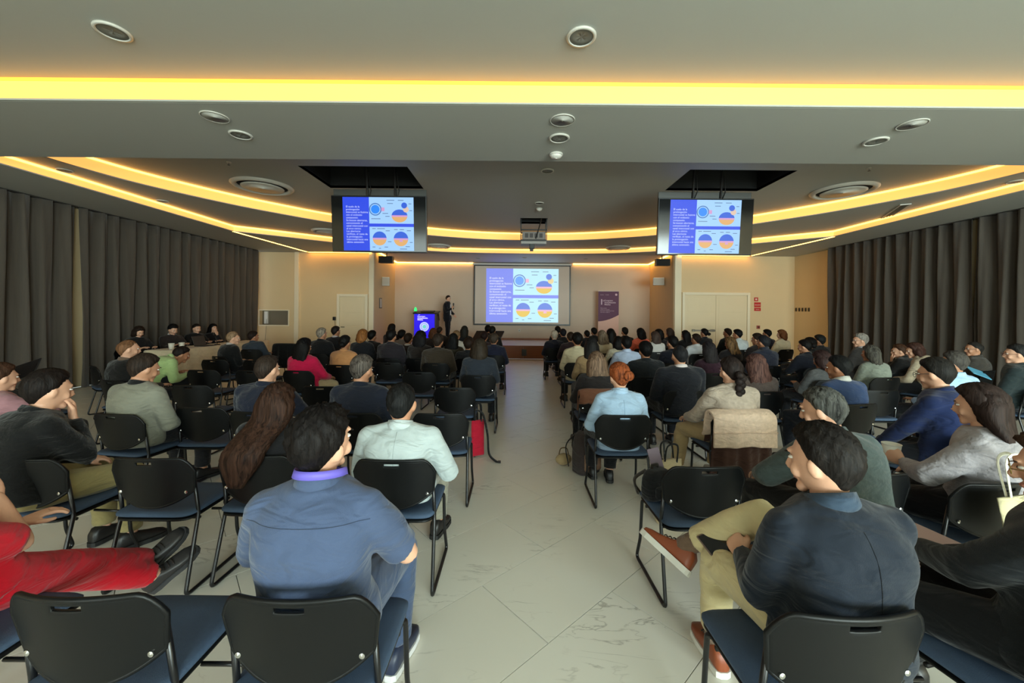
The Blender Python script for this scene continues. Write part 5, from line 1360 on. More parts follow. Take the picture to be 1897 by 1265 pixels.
S(1352, 623, 7.00, 'woman with long brown hair fading to golden ends', fem=True, top=(40, 36, 38), hair='long', hlen=0.38, hsway=0.05, hcol=(54, 44, 38), tip=(140, 106, 70), hthick=0.018)
S(1245, 622, 6.60, 'man in dark navy jacket behind balding man in black sweater', top=(30, 34, 48), hcol=BLK, hthick=0.018, hy=10, skin='mid')
S(1160, 623, 6.40, 'man in pale blue shirt with short black hair', bulk=1.05, top=(186, 198, 222), kind='shirt', hcol=BLK, hthick=0.018, collar=(186, 198, 222), collar_big=True)
S(1069, 616, 6.50, 'person with black bob in cream jacket on aisle', bulk=1.1, top=(208, 196, 168), hcol=BLK, hthick=0.022, bottom=(30, 34, 34), hem=0.12, hp=6)
S(1289, 618, 8.10, 'man in white shirt with dark brown short hair', top=(214, 218, 224), kind='shirt', hcol=DKB, hthick=0.014, hy=6)
S(1402, 617, 7.40, 'dark-haired person before navy hooded jacket man', top=(40, 32, 32), hcol=DKB, hy=10)
S(1500, 625, 7.60, 'black-haired person in dark top beside wall with switch plates', top=(34, 32, 34), hcol=BLK, hthick=0.02, hy=10)
S(1517, 620, 8.10, 'black-haired man in charcoal jacket beside wall with switch plates', top=(44, 42, 44), hcol=(28, 30, 30), hthick=0.02)
S(1145, 622, 7.40, 'black-haired woman in ivory knit top', fem=True, top=(218, 210, 190), kind='knit', hair='bob', hcol=BLK, hthick=0.02)
S(1115, 611, 8.00, 'woman with long ash-blonde hair in beige top', fem=True, top=(196, 182, 156), hair='long', hlen=0.26, hcol=(76, 62, 52), tip=(140, 120, 100), hthick=0.018)
S(1131, 608, 8.60, 'woman with long black hair in black jacket before banner', fem=True, top=(26, 26, 28), hair='long', hlen=0.24, hcol=BLK, hthick=0.02)
S(1213, 613, 8.40, 'woman with long brown hair in white printed blouse', fem=True, top=(206, 202, 198), hair='long', hlen=0.2, hcol=(62, 48, 42), hthick=0.018)
S(1157, 606, 9.90, 'man in black jacket with short dark hair before banner', top=(26, 26, 30), hcol=(28, 24, 20), hthick=0.012)
S(1186, 607, 9.20, 'woman with long black hair in coral orange top', fem=True, top=(232, 120, 92), hair='long', hlen=0.2, hcol=BLK, hthick=0.02)
S(1220, 609, 9.40, 'person with full black hair before double door', fem=True, top=(36, 34, 38), hair='bob', hcol=BLK, hthick=0.024)
S(1240, 607, 9.80, 'woman with long brown hair before double door', fem=True, top=(44, 38, 40), hair='long', hlen=0.2, hcol=(58, 44, 38), hthick=0.018)
S(1269, 611, 9.20, 'woman with long straight black hair before double door', fem=True, top=(30, 28, 30), hair='long', hlen=0.3, hcol=(18, 16, 16), hthick=0.014)
S(1304, 608, 9.95, 'person with tied black hair before double door', fem=True, top=(34, 34, 38), hair='bun', hcol=BLK, hthick=0.018, hlen=0.1)
S(1347, 608, 9.80, 'man in dark green jacket before double door', top=(34, 40, 38), hcol=DKB, hthick=0.014)
S(1366, 610, 9.20, 'man in white shirt with black hair before double door', top=(208, 214, 216), kind='shirt', hcol=BLK, hthick=0.02, hy=8, lean=6)
S(1420, 610, 10.2, 'person in dark navy jacket before red safety signs', top=(28, 30, 46), hcol=BLK, hthick=0.02)
S(1447, 610, 9.30, 'auburn-haired woman in cream top beside wall with switch plates', fem=True, hy=6, top=(226, 212, 184), hair='bob', hcol=(104, 62, 36), hthick=0.02, skin='light')
S(1027, 612, 9.20, 'white-haired person in dark navy coat on aisle', bulk=1.1, top=(32, 34, 48), hcol=(176, 162, 146), hthick=0.018, skin='light')
S(1043, 609, 10.3, 'black-haired person in dark coat next to white-haired person', bulk=1.08, top=(30, 30, 36), hcol=(26, 26, 32), hthick=0.018)
S(1057, 615, 8.50, 'person in wine dark top beside dark coat', top=(52, 34, 38), hcol=DKB)
S(1033, 604, 11.2, 'black-haired person in front row below projection screen corner', top=(28, 28, 32), hcol=BLK)
S(1087, 611, 10.6, 'balding dark-haired man in front row', top=(32, 32, 36), hcol=BLK, hthick=0.01, bald=0.4)
S(1100, 607, 11.4, 'man with full black hair in front row beside banner', top=(30, 32, 34), hcol=BLK, hthick=0.02)
# ---- left-hand block
S(565, 625, 5.40, 'woman with long black hair in magenta top and beige trousers', fem=True, hy=-6, top=(196, 26, 82), bottom=(196, 178, 146), hair='long', hlen=0.46, hcol=(16, 14, 14), hthick=0.02, arms=((0.20, 0.28, 0.60), 'lap'), legs=((0.22, 0.42, 0.09), None), bulk=1.08)
S(640, 620, 6.00, 'woman with black hair in orange-tan jacket with cream strap', fem=True, top=(190, 140, 96), hcol=BLK, hair='bun', hthick=0.018, hlen=0.1, bulk=1.08)
S(597, 607, 7.50, 'grey-haired man in black suit', bulk=1.1, sh=1.1, top=(24, 25, 29), hcol=(112, 100, 88), tip=(160, 148, 134), hthick=0.014, skin='mid')
S(623, 604, 8.80, 'dark-haired man in black suit before single door', top=(26, 26, 30), hcol=(30, 24, 22), hthick=0.016, collar=(190, 180, 180))
S(673, 609, 7.40, 'auburn-haired woman in black jacket', fem=True, top=(24, 26, 32), hair='bob', hcol=(112, 68, 36), tip=(160, 104, 56), hthick=0.02, bulk=1.1, sh=1.1)
S(690, 612, 8.30, 'black-haired person beside auburn-haired woman', top=(40, 36, 36), hcol=BLK, hthick=0.02)
S(726, 610, 6.90, 'man in dark plum-grey suit with black hair', bulk=1.08, sh=1.08, top=(44, 38, 44), hcol=BLK, hthick=0.018)
S(727, 599, 9.60, 'dark-haired woman near stage side wall', fem=True, top=(40, 30, 32), hair='long', hlen=0.2, hcol=BLK, hthick=0.018)
S(745, 611, 9.10, 'black-haired person in pale top beside lectern view', top=(120, 108, 100), hcol=BLK, hthick=0.022)
S(757, 617, 7.85, 'dark-haired person in brown jacket with white collar', top=(56, 42, 38), hcol=DKB, collar=(190, 182, 178))
S(780, 612, 6.90, 'person with full black hair in brown jacket', fem=True, top=(46, 38, 34), hair='long', hlen=0.2, hcol=(20, 18, 20), hthick=0.028, sh=1.1)
S(803, 607, 9.50, 'auburn-haired person below the lectern', fem=True, top=(48, 38, 34), hair='bob', hcol=(84, 50, 32), hthick=0.018)
S(815, 604, 10.2, 'balding man in front row near the speaker', top=(52, 44, 40), hcol=(40, 30, 24), hthick=0.01, bald=0.6)
S(812, 618, 6.30, 'dark-haired person in olive-brown jacket', bulk=1.12, sh=1.15, top=(62, 52, 40), hcol=(44, 34, 28), hthick=0.02)
S(840, 617, 7.45, 'woman with long black hair and cream collar', fem=True, top=(66, 60, 46), hair='long', hlen=0.26, hcol=(20, 20, 20), hthick=0.024, collar=(220, 200, 150), collar_big=True)
S(846, 612, 8.60, 'sandy-haired person in white top near the speaker', top=(206, 200, 190), hcol=(120, 92, 66), hthick=0.014)
S(861, 603, 9.60, 'woman with long dark hair in black jacket below speaker', fem=True, top=(28, 30, 32), hair='long', hlen=0.24, hcol=(34, 32, 28), hthick=0.018)
S(868, 628, 6.95, 'dark-haired person in black top on aisle side', top=(34, 35, 40), hcol=DKB, hthick=0.02)
S(889, 626, 5.15, 'woman with straight brown hair in charcoal-blue blazer with white edge', fem=True, bulk=1.08, sh=1.1, top=(46, 52, 62), hair='long', hlen=0.2, hcol=(44, 36, 28), hthick=0.02, collar=(200, 205, 205))
S(897, 614, 8.55, 'dark-haired person in maroon top before floor monitor', top=(54, 38, 44), hcol=(36, 24, 24))
S(915, 617, 7.50, 'man in navy jacket with grey-brown hair on aisle', bulk=1.05, top=(30, 34, 56), hcol=(62, 52, 44), hthick=0.018)
S(912, 604, 9.80, 'black-haired person in front row by floor monitor', top=(28, 28, 30), hcol=BLK, hthick=0.018)
S(904, 602, 10.6, 'tall black-haired person in front row by floor monitor', top=(26, 26, 26), hcol=BLK)
S(432, 614, 7.00, 'sandy-grey-haired man in black suit turned toward panel table', hy=-20, yaw=-24, lean=6, top=(22, 24, 25), hcol=(128, 98, 72), tip=(170, 140, 110), hthick=0.012, skin='light', collar=(190, 180, 175))
S(469, 613, 8.25, 'man in blue-grey suit leaning sideways near wall recess', side=-10, yaw=0, lean=2, top=(62, 70, 80), hcol=(36, 26, 22), hthick=0.016)
S(330, 642, 5.75, 'man in lime green shirt bending over beside panel table', yaw=-30, lean=38, hp=20, hr=0, hy=-20, bulk=1.1, top=(184, 208, 150), kind='shirt', hcol=(30, 22, 20), skin='tan', arms=('knee', 'knee'), headoff=(0, 0.03, -0.04))
# ---- panel behind the table, facing the hall
for px, py, Yh, lab, k in ((255, 603, 7.95, 'panelist with fringe in black top at table end', dict(top=(26, 24, 26), hp=26, fem=True, hair='bob', hcol=DKB, hthick=0.02)),
                           (318, 600, 8.75, 'panelist with black hair in brown-grey suit and white shirt', dict(top=(58, 48, 46), hp=22, collar=(225, 220, 220), collar_big=True, hcol=BLK, hthick=0.022)),
                           (362, 599, 9.40, 'panelist with short hair and beard in black jacket', dict(top=(28, 26, 26), hp=14, hcol=(34, 26, 22), hthick=0.012, bald=0.3)),
                           (393, 599, 9.95, 'panelist with long black hair and hand at her mouth', dict(top=(36, 30, 32), hp=2, fem=True, hair='long', hlen=0.34, hcol=BLK, hthick=0.018, arms=('table', 'mouth')))):
    X, zt = pix(px, py, Yh); k.setdefault('arms', ('table', 'table')); hp = k.pop('hp')
    person(lab, X, Yh, ztop=zt, yaw=-108, lean=2, head=(0, hp, 0), skin='light', group='panelists behind the table', lod=1, **k)
    chair(X - 0.17, Yh - 0.05, math.radians(-108), 'black chair at panel table under ' + ' '.join(lab.split()[:9]))
# ---- the speaker
spk = person('speaker in dark suit and white shirt standing on stage with microphone', pix(829, 600, 15.0)[0], 15.0, ztop=pix(827, 544.5, 15.0)[1], base_z=STG, yaw=-104, stand=True, lean=0, head=(-6, 4, 0), lod=1, skin='light',
    top=(20, 22, 30), bottom=(18, 19, 25), hcol=(40, 28, 24), hthick=0.014, collar=(225, 215, 212), collar_big=True, arms=((0.06, 0.20, 1.27), (-0.12, 0.22, 1.02)), poles=((0.6, -0.5, -0.8), (-0.6, -0.5, -0.8)), hands=('grip', 'relaxed'), hdirs=((-0.2, 0.5, 0.8), None), palms=((-0.9, 0.2, 0), None), hem=0.02)
MB().box((0, 0.128, 1.22), (0.07, 0.016, 0.42)).build('shirt_front', cloth((228, 222, 218)), spk['root'], bevel=0.006)

# seams on the nearest garments
seam(blue, [(x, 0.905 - 0.10 * x * x) for x in np.linspace(-0.19, 0.19, 25)], cloth((66, 78, 102)), 'yoke_seam')
seam(navy, [(-0.01 + 0.01 * q, 0.92 - 0.42 * q) for q in np.linspace(0, 1, 18)], cloth((22, 28, 38)), 'back_seam')
seam(mint, [(0.005, 0.88 - 0.36 * q) for q in np.linspace(0, 1, 18)], cloth((166, 174, 174)), 'back_seam')
seam(sky, [(0.0, 0.86 - 0.36 * q) for q in np.linspace(0, 1, 18)], cloth((140, 166, 190)), 'back_seam')
# ------------------------------------------------------------------ empty chairs
E(-1.235, 1.09, 'empty black chair with blue seat between red scrubs and slate-blue shirt')
E(-1.99, 2.10, 'empty black chair beside long brown-haired woman, toes of red scrubs underneath')
E(-0.60, 3.08, 'empty black aisle chair just ahead of the pale mint-grey jacket man')
E(-2.61, 3.20, 'empty black chair between grey blazer and cropped-haired navy jacket man')
E(-0.655, 4.15, 'empty black aisle chair with pink bag hanging beneath')
E(-1.30, 5.20, 'empty black chair behind olive-brown jacket, next to aisle-side person')
E(-2.02, 6.15, 'empty black chair behind dark-haired person in brown jacket')
E(-2.08, 4.15, 'empty black chair between the two men in navy, one row ahead')
E(-3.48, 4.15, 'empty black chair with white paper on its seat')
E(-4.22, 5.22, 'empty black chair just ahead of paper-strewn chair')
E(-4.90, 6.30, 'empty black chair behind sandy-grey-haired man in black suit')
E(-3.55, 5.20, 'empty black chair behind woman in magenta, one seat aside')
E(-4.22, 6.30, 'empty black chair behind blue-grey suit man')
E(-6.05, 5.55, 'empty chair angled beside left curtain near panel table', -35)
E(-5.20, 3.95, 'empty black chair beside balding sandy-haired man near left curtain', -15)
E(1.02, 2.05, 'empty black chair with blue seat carrying cream tote and black bag', 2)
E(3.97, 4.20, 'empty black chair between light blue shirt and grey-green top')
E(-5.30, 8.90, 'black chair draped with dark coat near wall recess')

# link bars only where a neighbour stands close on the right
for c in CHAIRS:
    a = c.rotation_euler.z; ok = False
    for d in CHAIRS:
        if d is c: continue
        dx, dy = d.location.x - c.location.x, d.location.y - c.location.y
        u, v = dx * math.cos(a) + dy * math.sin(a), -dx * math.sin(a) + dy * math.cos(a)
        if 0.5 < u < 0.76 and abs(v) < 0.16: ok = True
    if not ok:
        for ch in list(c.children):
            if ch.name.startswith('link_bar'): bpy.data.objects.remove(ch)
# ------------------------------------------------------------------ panel table and what is on it
X0, X1, Y0, Y1, ZT = -7.35, -6.75, 7.7, 10.6, 0.745
t = thing('panel_table', 'long panel table under pale fitted cloth beside left curtain', 'table', ((X0 + X1) / 2, (Y0 + Y1) / 2, 0))
hx, hy_ = (X1 - X0) / 2, (Y1 - Y0) / 2
MB().box((0, 0, ZT - 0.012), (2 * hx, 2 * hy_, 0.024)).build('tabletop', mat('table_top', (196, 182, 156), 0.5), t, bevel=0.004)
per = []
for a, b, n in (((-hx, -hy_), (hx, -hy_), 8), ((hx, -hy_), (hx, hy_), 40), ((hx, hy_), (-hx, hy_), 8), ((-hx, hy_), (-hx, -hy_), 40)):
    for q in np.linspace(0, 1, n, endpoint=False): per.append((a[0] + (b[0] - a[0]) * q, a[1] + (b[1] - a[1]) * q))
per = np.array(per); rr = []
for k, z in ((0.0, ZT + 0.002), (0.012, ZT - 0.01), (0.02, 0.4), (0.03, 0.03)):
    dirn = per / np.abs(per).max(1)[:, None] * 0 + np.sign(per) * (np.abs(per) / np.array([hx, hy_]) > 0.999)
    wob = 0.012 * np.sin(np.arange(len(per)) * 1.7) * (k / 0.03)
    rr.append(np.c_[per + dirn * (k + wob)[:, None] if np.ndim(wob) else per, np.full(len(per), z)])
MB().rings(np.array(rr), cap=False).build('cloth_skirt', cloth((222, 208, 180)), t, True)
MB().box((0, 0, ZT + 0.003), (2 * hx, 2 * hy_, 0.004)).build('cloth_top', cloth((228, 216, 194)), t)
for sx in (-1, 1):
    for sy in (-1, 1): MB().tube([(sx * (hx - 0.06), sy * (hy_ - 0.1), 0.0), (sx * (hx - 0.06), sy * (hy_ - 0.1), ZT - 0.024)], 0.02, 8).build('leg', M_blackm, t)
ZTT = ZT + 0.006
M_paper = mat('white_paper', (226, 222, 214), 0.7); M_cupw = mat('cup_white', (228, 224, 212), 0.5)
def paper_cup(label, loc, s=1.0, grp=None):
    t = thing('paper_cup', label, 'cup', loc, group=grp)
    MB().lathe([(0.0, 0.004), (0.026 * s, 0.004), (0.027 * s, 0.0), (0.029 * s, 0.0), (0.040 * s, 0.095 * s), (0.0375 * s, 0.095 * s), (0.026 * s, 0.01), (0, 0.01)], 24).build('cup', M_cupw, t, True)
    MB().tube([(0.040 * s * math.cos(q), 0.040 * s * math.sin(q), 0.095 * s) for q in np.linspace(0, 2 * PI, 24, endpoint=False)], 0.002 * s, 6, closed=True).build('rim', M_cupw, t, True)
    return t
paper_cup('white paper cup on panel table nearest the fringed panelist', (-7.0, 7.9, ZTT), 1.3, 'cups on the panel table')
paper_cup('white paper cup on panel table beside a second cup', (-6.98, 8.12, ZTT), 1.3, 'cups on the panel table')
paper_cup('white paper cup on panel table before long-haired panelist', (-6.98, 9.75, ZTT), 1.3, 'cups on the panel table')
def sheet(name, label, loc, rz, sx, sy, m, n=3, cat='paper'):
    t = thing(name, label, cat, loc, rz)
    for k in range(n): MB().box((0.004 * k, 0.003 * k, 0.0012 + 0.0022 * k), (sx, sy, 0.0018)).build('sheet', m, t, rot=(0, 0, 0.05 * k))
    return t
sheet('paper_stack', 'white papers on panel table before the short-haired panelist', (-7.05, 9.3, ZTT), 0.2, 0.22, 0.3, M_paper)
sheet('paper_stack', 'white papers on panel table beside long-haired panelist', (-7.05, 10.1, ZTT), 0.1, 0.22, 0.3, M_paper)
sheet('paper_sheet', 'white paper lying on empty chair behind grey blazer man', (-3.52, 4.36, 0.4445), 0.4, 0.21, 0.3, M_paper, 2)
t = thing('laptop', 'dark laptop on panel table between papers', 'laptop', (-6.98, 8.75, ZTT), math.radians(-90))
MB().box((0, 0, 0.009), (0.34, 0.24, 0.018)).build('keyboard_base', mat('laptop_grey', (70, 68, 66), 0.4, 0.4), t, bevel=0.004)
MB().box((0, -0.15, 0.115), (0.34, 0.012, 0.22), Matrix.Rotation(math.radians(18), 4, 'X')).build('lid', mat('laptop_lid', (58, 56, 54), 0.4, 0.4), t, bevel=0.004)
t = thing('table_microphone', 'small black microphone on panel table', 'microphone', (-6.95, 9.05, ZTT))
MB().lathe([(0, 0), (0.06, 0), (0.055, 0.02), (0, 0.025)], 18).build('base', M_black, t, True)
MB().tube([(0, 0, 0.02), (-0.03, 0, 0.15), (-0.09, 0, 0.25)], 0.006, 8).build('stem', M_black, t, True)
MB().tube([(-0.085, 0, 0.24), (-0.11, 0, 0.28)], 0.014, 10, round_end=True).build('capsule', M_black, t, True)

# ------------------------------------------------------------------ things held
def slab(name, label, cat, c, d, R, m, face=None):
    t = thing(name, label, cat, c)
    t.rotation_mode = 'QUATERNION'; t.rotation_quaternion = R.to_quaternion()
    MB().box((0, 0, 0), d).build('case', m, t, bevel=min(0.004, d[2] * 0.4))
    if face: MB().box((0, 0, d[2] / 2 + 0.0006), (d[0] * 0.92, d[1] * 0.92, 0.001)).build('screen', face, t)
    return t
def frame_from(xa, ya):
    xa = Vector(xa).normalized(); ya = Vector(ya); ya = (ya - xa * ya.dot(xa)).normalized(); za = xa.cross(ya)
    return Matrix((xa, ya, za)).transposed()
def P3(px, py, Y): x, z = pix(px, py, Y); return (x, Y, z)
a, b = Vector(P3(1318, 988, 1.72)), Vector(P3(1368, 1048, 1.56))
slab('tablet', 'slim dark tablet held by man with crossed legs', 'tablet', (a + b) / 2, (0.20, 0.13, 0.009), frame_from(b - a, (0.75, 0.5, 0.45)), mat('tablet_case', (120, 104, 98), 0.35, 0.5), mat('tablet_glass', (18, 16, 18), 0.1))
slab('tablet', 'dark tablet held up by person in dusty pink top', 'tablet', P3(42, 688, 3.5), (0.26, 0.19, 0.009), frame_from((0.92, 0.1, 0.35), (-0.2, 0.6, 0.8)), M_black, mat('tablet_glass', (18, 16, 18), 0.1))
slab('folder', 'pink-grey document folder on knees of person in black coat', 'folder', (1.645, 1.60, 0.645), (0.23, 0.32, 0.008), frame_from((1, 0.25, 0.05), (-0.25, 1, 0.03)), mat('folder_pink', (176, 148, 146), 0.5, var=0.06))
slab('notebook', 'light blue notebook held by balding man in charcoal suit', 'notebook', P3(1812, 690, 5.75), (0.26, 0.19, 0.012), frame_from((0.9, -0.1, -0.35), (0.2, 0.8, 0.5)), mat('notebook_blue', (96, 168, 200), 0.5))
Wg = gp['joints'][-1][2]; ca, sa = math.cos(math.radians(24)), math.sin(math.radians(24))
hx_, hy2 = Wg[0] + 0.045, Wg[1] + 0.075
paper_cup('white paper cup in hand of person in grey sweater', (2.47 + hx_ * ca - hy2 * sa, 2.06 + hx_ * sa + hy2 * ca, Wg[2] - 0.03), 1.15)
Ws = spk['joints'][1][2]; a = math.radians(-104)
lx, ly = Ws[0] - 0.03, Ws[1] + 0.055; mx, my = spk['root'].location.x + lx * math.cos(a) - ly * math.sin(a), 15.0 + lx * math.sin(a) + ly * math.cos(a)
t = thing('microphone', 'black handheld microphone of the speaker on stage', 'microphone', (mx, my, STG + Ws[2] + 0.02))
MB().tube([(0, 0, -0.06), (0, 0, 0.12)], 0.016, 10).build('handle', M_black, t, True)
MB().tube([(0, 0, 0.13), (0, 0, 0.16)], 0.028, 12, round_end=True).build('grille', mat('mic_grille', (60, 60, 62), 0.4, 0.6), t, True)

# ------------------------------------------------------------------ coats, bags
def drape(name, label, cat, X, Y, wd, front, back, m, part, top=0.752, thick=0.014, fold=0.012, seed=0, rz=0.0, flare=0.0, out=0.035):
    t = thing(name, label, cat, (X, Y, 0), rz)
    rng = np.random.RandomState(seed); n = 41
    path = [(0.10, front), (0.075, 0.60), (0.05, top - 0.03), (0.02, top + 0.008), (-0.02, top + 0.012), (-out - 0.02, top - 0.03), (-out - 0.02, top - 0.14), (-out - 0.022, (top + back) / 2), (-out - 0.025, back + 0.06), (-out - 0.025, back)]
    path = catmull(path, 4); V, Fc = [], []
    u = np.linspace(-1, 1, n); ph = rng.uniform(0, 6, 3)
    for k, (y, z) in enumerate(path):
        e = max(0.0, (top - z) / (top - back)) if y < 0 else 0.15
        f = fold * e * (np.sin(9 * u + ph[0]) + 0.6 * np.sin(17 * u + ph[1])) + 0.045 * u * u
        for i in range(n): V.append((u[i] * (wd + flare * e) * 1.0, y + f[i], z + 0.006 * math.sin(5 * u[i] + ph[2]) * e - 0.02 * abs(u[i]) ** 4))
    for k in range(len(path) - 1):
        for i in range(n - 1): a = k * n + i; Fc.append((a, a + 1, a + n + 1, a + n))
    V2, F2 = evaluate(np.array(V), Fc, [('SOLIDIFY', dict(thickness=thick, offset=1.0)), ('SUBSURF', dict(levels=1))])
    mkobj(part, V2, F2, m, t, True)
    return t
cx, cy = 1.765, 3.15
for c in CHAIRS:
    if 'braid' in c['label']: cx, cy, crz = c.location.x, c.location.y, c.rotation_euler.z
t = drape('coat', 'brown pleated coat hanging over chair of woman with dark braid', 'coat', cx, cy, 0.235, 0.50, 0.13, cloth((74, 48, 38)), 'coat_body', fold=0.022, seed=3, rz=crz, flare=0.03)
drape('blanket', 'folded oatmeal wool wrap laid over brown coat on chair', 'blanket', cx, cy, 0.262, 0.58, 0.505, cloth((214, 190, 170), 'knit'), 'wool_wrap', top=0.778, thick=0.026, fold=0.006, seed=5, rz=crz, out=0.075)
for c in CHAIRS:
    if 'chestnut' in c['label']: drape('coat', 'rust-brown jacket hanging over chair of chestnut-haired woman', 'coat', c.location.x, c.location.y, 0.225, 0.52, 0.62, cloth((128, 88, 68)), 'coat_body', fold=0.014, seed=8, rz=c.rotation_euler.z)
    if 'draped with dark coat' in c['label']: drape('coat', 'dark coat hanging over chair near wall recess', 'coat', c.location.x, c.location.y, 0.27, 0.5, 0.25, cloth((22, 22, 22)), 'coat_body', top=0.80, thick=0.05, fold=0.02, seed=9, flare=0.05)

def backpack(label, loc, rz, size, rgb, strap, tilt=0.0, pocket=None, name='backpack'):
    w_, d_, h_ = size
    t = thing(name, label, 'bag', loc, rz)
    mb = MB(); A = np.linspace(0, 2 * PI, 28, endpoint=False); R = []
    for z, k in ((0.0, 0.86), (0.03, 1.0), (0.35, 1.04), (0.7, 0.98), (0.9, 0.80), (0.98, 0.55), (1.0, 0.25)):
        R.append([(w_ / 2 * k * math.copysign(abs(math.cos(q)) ** 0.55, math.cos(q)), d_ / 2 * (k * 0.6 + 0.4) * math.copysign(abs(math.sin(q)) ** 0.55, math.sin(q)) + tilt * z, z * h_) for q in A])
    mb.rings(np.array(R)); mb.build('bag_body', cloth(rgb), t, True)
    pk = MB(); pk.box((0, -d_ / 2 - 0.012, h_ * 0.32), (w_ * 0.72, 0.05, h_ * 0.42)); pk.build('front_pocket', cloth(pocket or rgb), t, bevel=0.02)
    MB().tube([(-w_ * 0.12, 0.02, h_ * 0.97), (-w_ * 0.1, 0.02, h_ * 1.08), (w_ * 0.1, 0.02, h_ * 1.08), (w_ * 0.12, 0.02, h_ * 0.97)], 0.012, 8).build('top_handle', cloth(strap), t, True)
    for s in (-1, 1): MB().tube(catmull([(s * w_ * 0.25, d_ * 0.4, h_ * 0.92), (s * w_ * 0.55, d_ * 0.75, h_ * 0.6), (s * w_ * 0.5, d_ * 0.6, h_ * 0.1)], 6), 0.02, 8, flat=(1, 0.3)).build('strap', cloth(strap), t, True)
    return t
backpack('black shoulder bag standing on empty chair with cream tote', (0.865, 2.36, 0.444), 0.5, (0.20, 0.10, 0.17), (20, 20, 23), (46, 38, 30))
backpack('grey-brown backpack on floor under chestnut-haired woman', (0.70, 3.82, 0.0), 0.5, (0.26, 0.18, 0.40), (72, 62, 60), (34, 28, 28), pocket=(150, 118, 96))
t = thing('pouch', 'small beige pouch on floor beside grey-brown backpack', 'bag', (0.50, 3.98, 0.0), 0.2)
mb = MB(); ellipsoid(mb, (0, 0, 0.06), (0.085, 0.05, 0.06), None, (14, 22)); mb.build('bag_body', cloth((176, 154, 118)), t, True)
MB().tube(catmull([(-0.05, 0, 0.11), (-0.03, 0, 0.17), (0.03, 0, 0.17), (0.05, 0, 0.11)], 5), 0.006, 6).build('handle', cloth((120, 96, 66)), t, True)
def tote(label, loc, rz, w_, h_, rgb, handle, rx=0.0, hl=0.22, name='tote_bag', thick=0.05):
    t = thing(name, label, 'bag', loc, rz); t.rotation_euler = (rx, 0, rz)
    A = np.linspace(0, 2 * PI, 28, endpoint=False); R = []
    for z, k, e in ((0, 0.94, 0.6), (0.04, 1, 1.0), (0.4, 1.0, 1.1), (0.8, 0.97, 0.7), (1.0, 0.95, 0.35)):
        R.append([(w_ / 2 * k * math.copysign(abs(math.cos(q)) ** 0.5, math.cos(q)), thick / 2 * e * math.sin(q) + 0.006 * math.sin(3 * q + 5 * z), z * h_) for q in A])
    mb = MB(); mb.rings(np.array(R)); mb.build('bag_body', cloth(rgb), t, True)
    for s in (-1, 1): MB().tube(catmull([(-w_ * 0.25, s * thick * 0.15, h_ * 0.95), (-w_ * 0.2, s * thick * 0.3, h_ + hl * 0.8), (w_ * 0.2, s * thick * 0.3, h_ + hl * 0.8), (w_ * 0.25, s * thick * 0.15, h_ * 0.95)], 6), 0.008, 6, flat=(1, 0.4)).build('handle', cloth(handle), t, True)
    return t
tote('bright pink-red tote bag hanging by empty aisle chair', (-0.40, 4.17, 0.02), 0.5, 0.15, 0.38, (190, 32, 62), (24, 22, 26), hl=0.2)
t = thing('strap', 'long black strap trailing from pink tote to the floor', 'strap', (-0.36, 4.12, 0))
MB().tube(catmull([(-0.06, 0.02, 0.52), (0.02, -0.02, 0.48), (0.07, -0.03, 0.28), (0.09, -0.05, 0.08), (0.16, -0.08, 0.012), (0.20, -0.09, 0.008)], 6), 0.022, 8, flat=(1, 0.22)).build('webbing', cloth((22, 20, 22)), t, True)
MB().box((0.20, -0.09, 0.008), (0.03, 0.05, 0.008)).build('buckle', M_blackm, t)
tt = tote('cream canvas tote bag slung from chair of grey sweater person', (2.32, 1.73, 0.46), math.radians(12), 0.28, 0.28, (206, 196, 162), (222, 218, 204), rx=math.radians(-10), hl=0.20, name='canvas_tote')
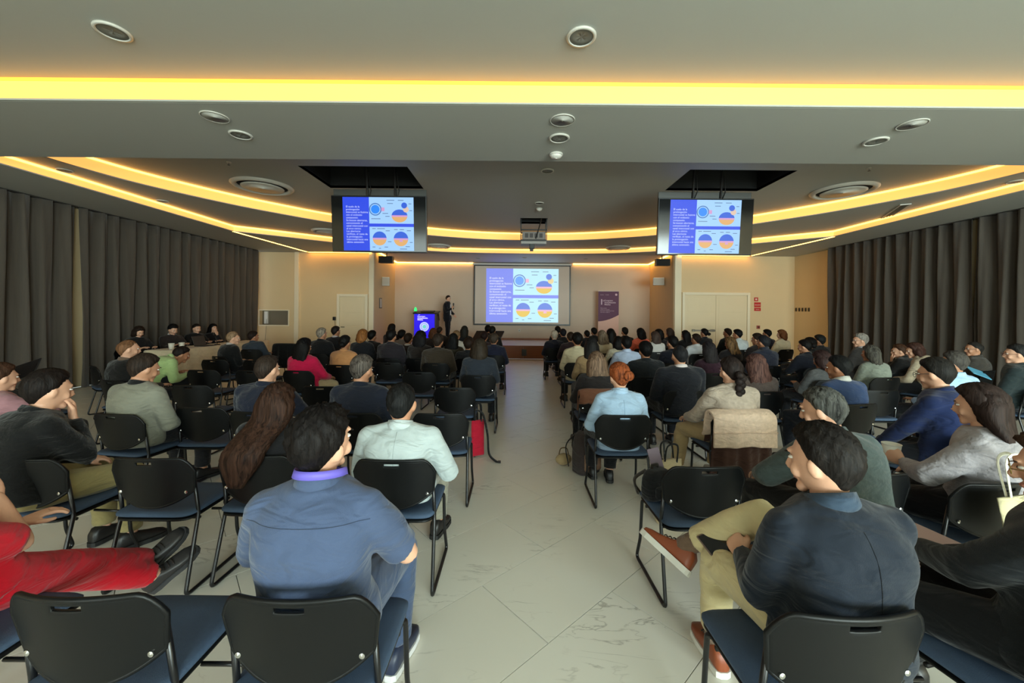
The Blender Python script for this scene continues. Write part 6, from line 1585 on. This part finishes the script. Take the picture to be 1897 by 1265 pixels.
letters('lettering', '12 AÑOS', 0.045, mat('tote_print', (40, 40, 40), 0.7), tt, (-0.10, -0.031, 0.17), 'LEFT', 1, 0.001)
t = thing('cord', 'white drawstring cord looping below chair of grey sweater person', 'cord', (2.16, 1.80, 0))
MB().tube(catmull([(-0.06, 0.0, 0.50), (-0.08, -0.02, 0.40), (0.0, -0.05, 0.30), (0.12, -0.06, 0.27), (0.2, -0.05, 0.36)], 8), 0.005, 6).build('cord', mat('white_cord', (226, 224, 214), 0.7), t, True)
# cream tote lying on the seat, papers beside it
t = thing('cloth_tote', 'crumpled cream cloth tote lying on empty chair seat', 'bag', (1.06, 2.19, 0.4445), 0.1)
g_ = []; n = 26
for j in range(14):
    for i in range(n):
        u, v = i / (n - 1) - 0.5, j / 13 - 0.5
        g_.append((u * 0.30, v * 0.12 + 0.03 * math.sin(7 * u), 0.012 + 0.018 * abs(math.sin(9 * u + 3 * v)) + 0.012 * math.sin(14 * v + 4 * u) * 0.5))
Fc = [(j * n + i, j * n + i + 1, (j + 1) * n + i + 1, (j + 1) * n + i) for j in range(13) for i in range(n - 1)]
V2, F2 = evaluate(np.array(g_), Fc, [('SOLIDIFY', dict(thickness=0.008, offset=1.0)), ('SUBSURF', dict(levels=1))]); mkobj('bag_body', V2, F2, cloth((214, 204, 168)), t, True)
MB().tube(catmull([(-0.14, 0.0, 0.03), (-0.17, 0.08, 0.025), (-0.10, 0.12, 0.02), (0.0, 0.09, 0.02), (0.1, 0.13, 0.02), (0.15, 0.05, 0.03)], 6), 0.009, 6, flat=(1, 0.5)).build('handle', cloth((222, 214, 184)), t, True)
slab('folder', 'mauve folder sticking up from black shoulder bag', 'folder', (0.885, 2.40, 0.60), (0.085, 0.24, 0.006), frame_from((0.9, 0.3, 0.1), (0.05, 0.35, 0.94)), mat('folder_mauve', (104, 88, 100), 0.5))
tote('oatmeal cloth bag with black straps behind empty chair', (1.16, 2.92, 0.0), 0.3, 0.22, 0.46, (190, 174, 142), (26, 24, 24), hl=0.14, thick=0.12)
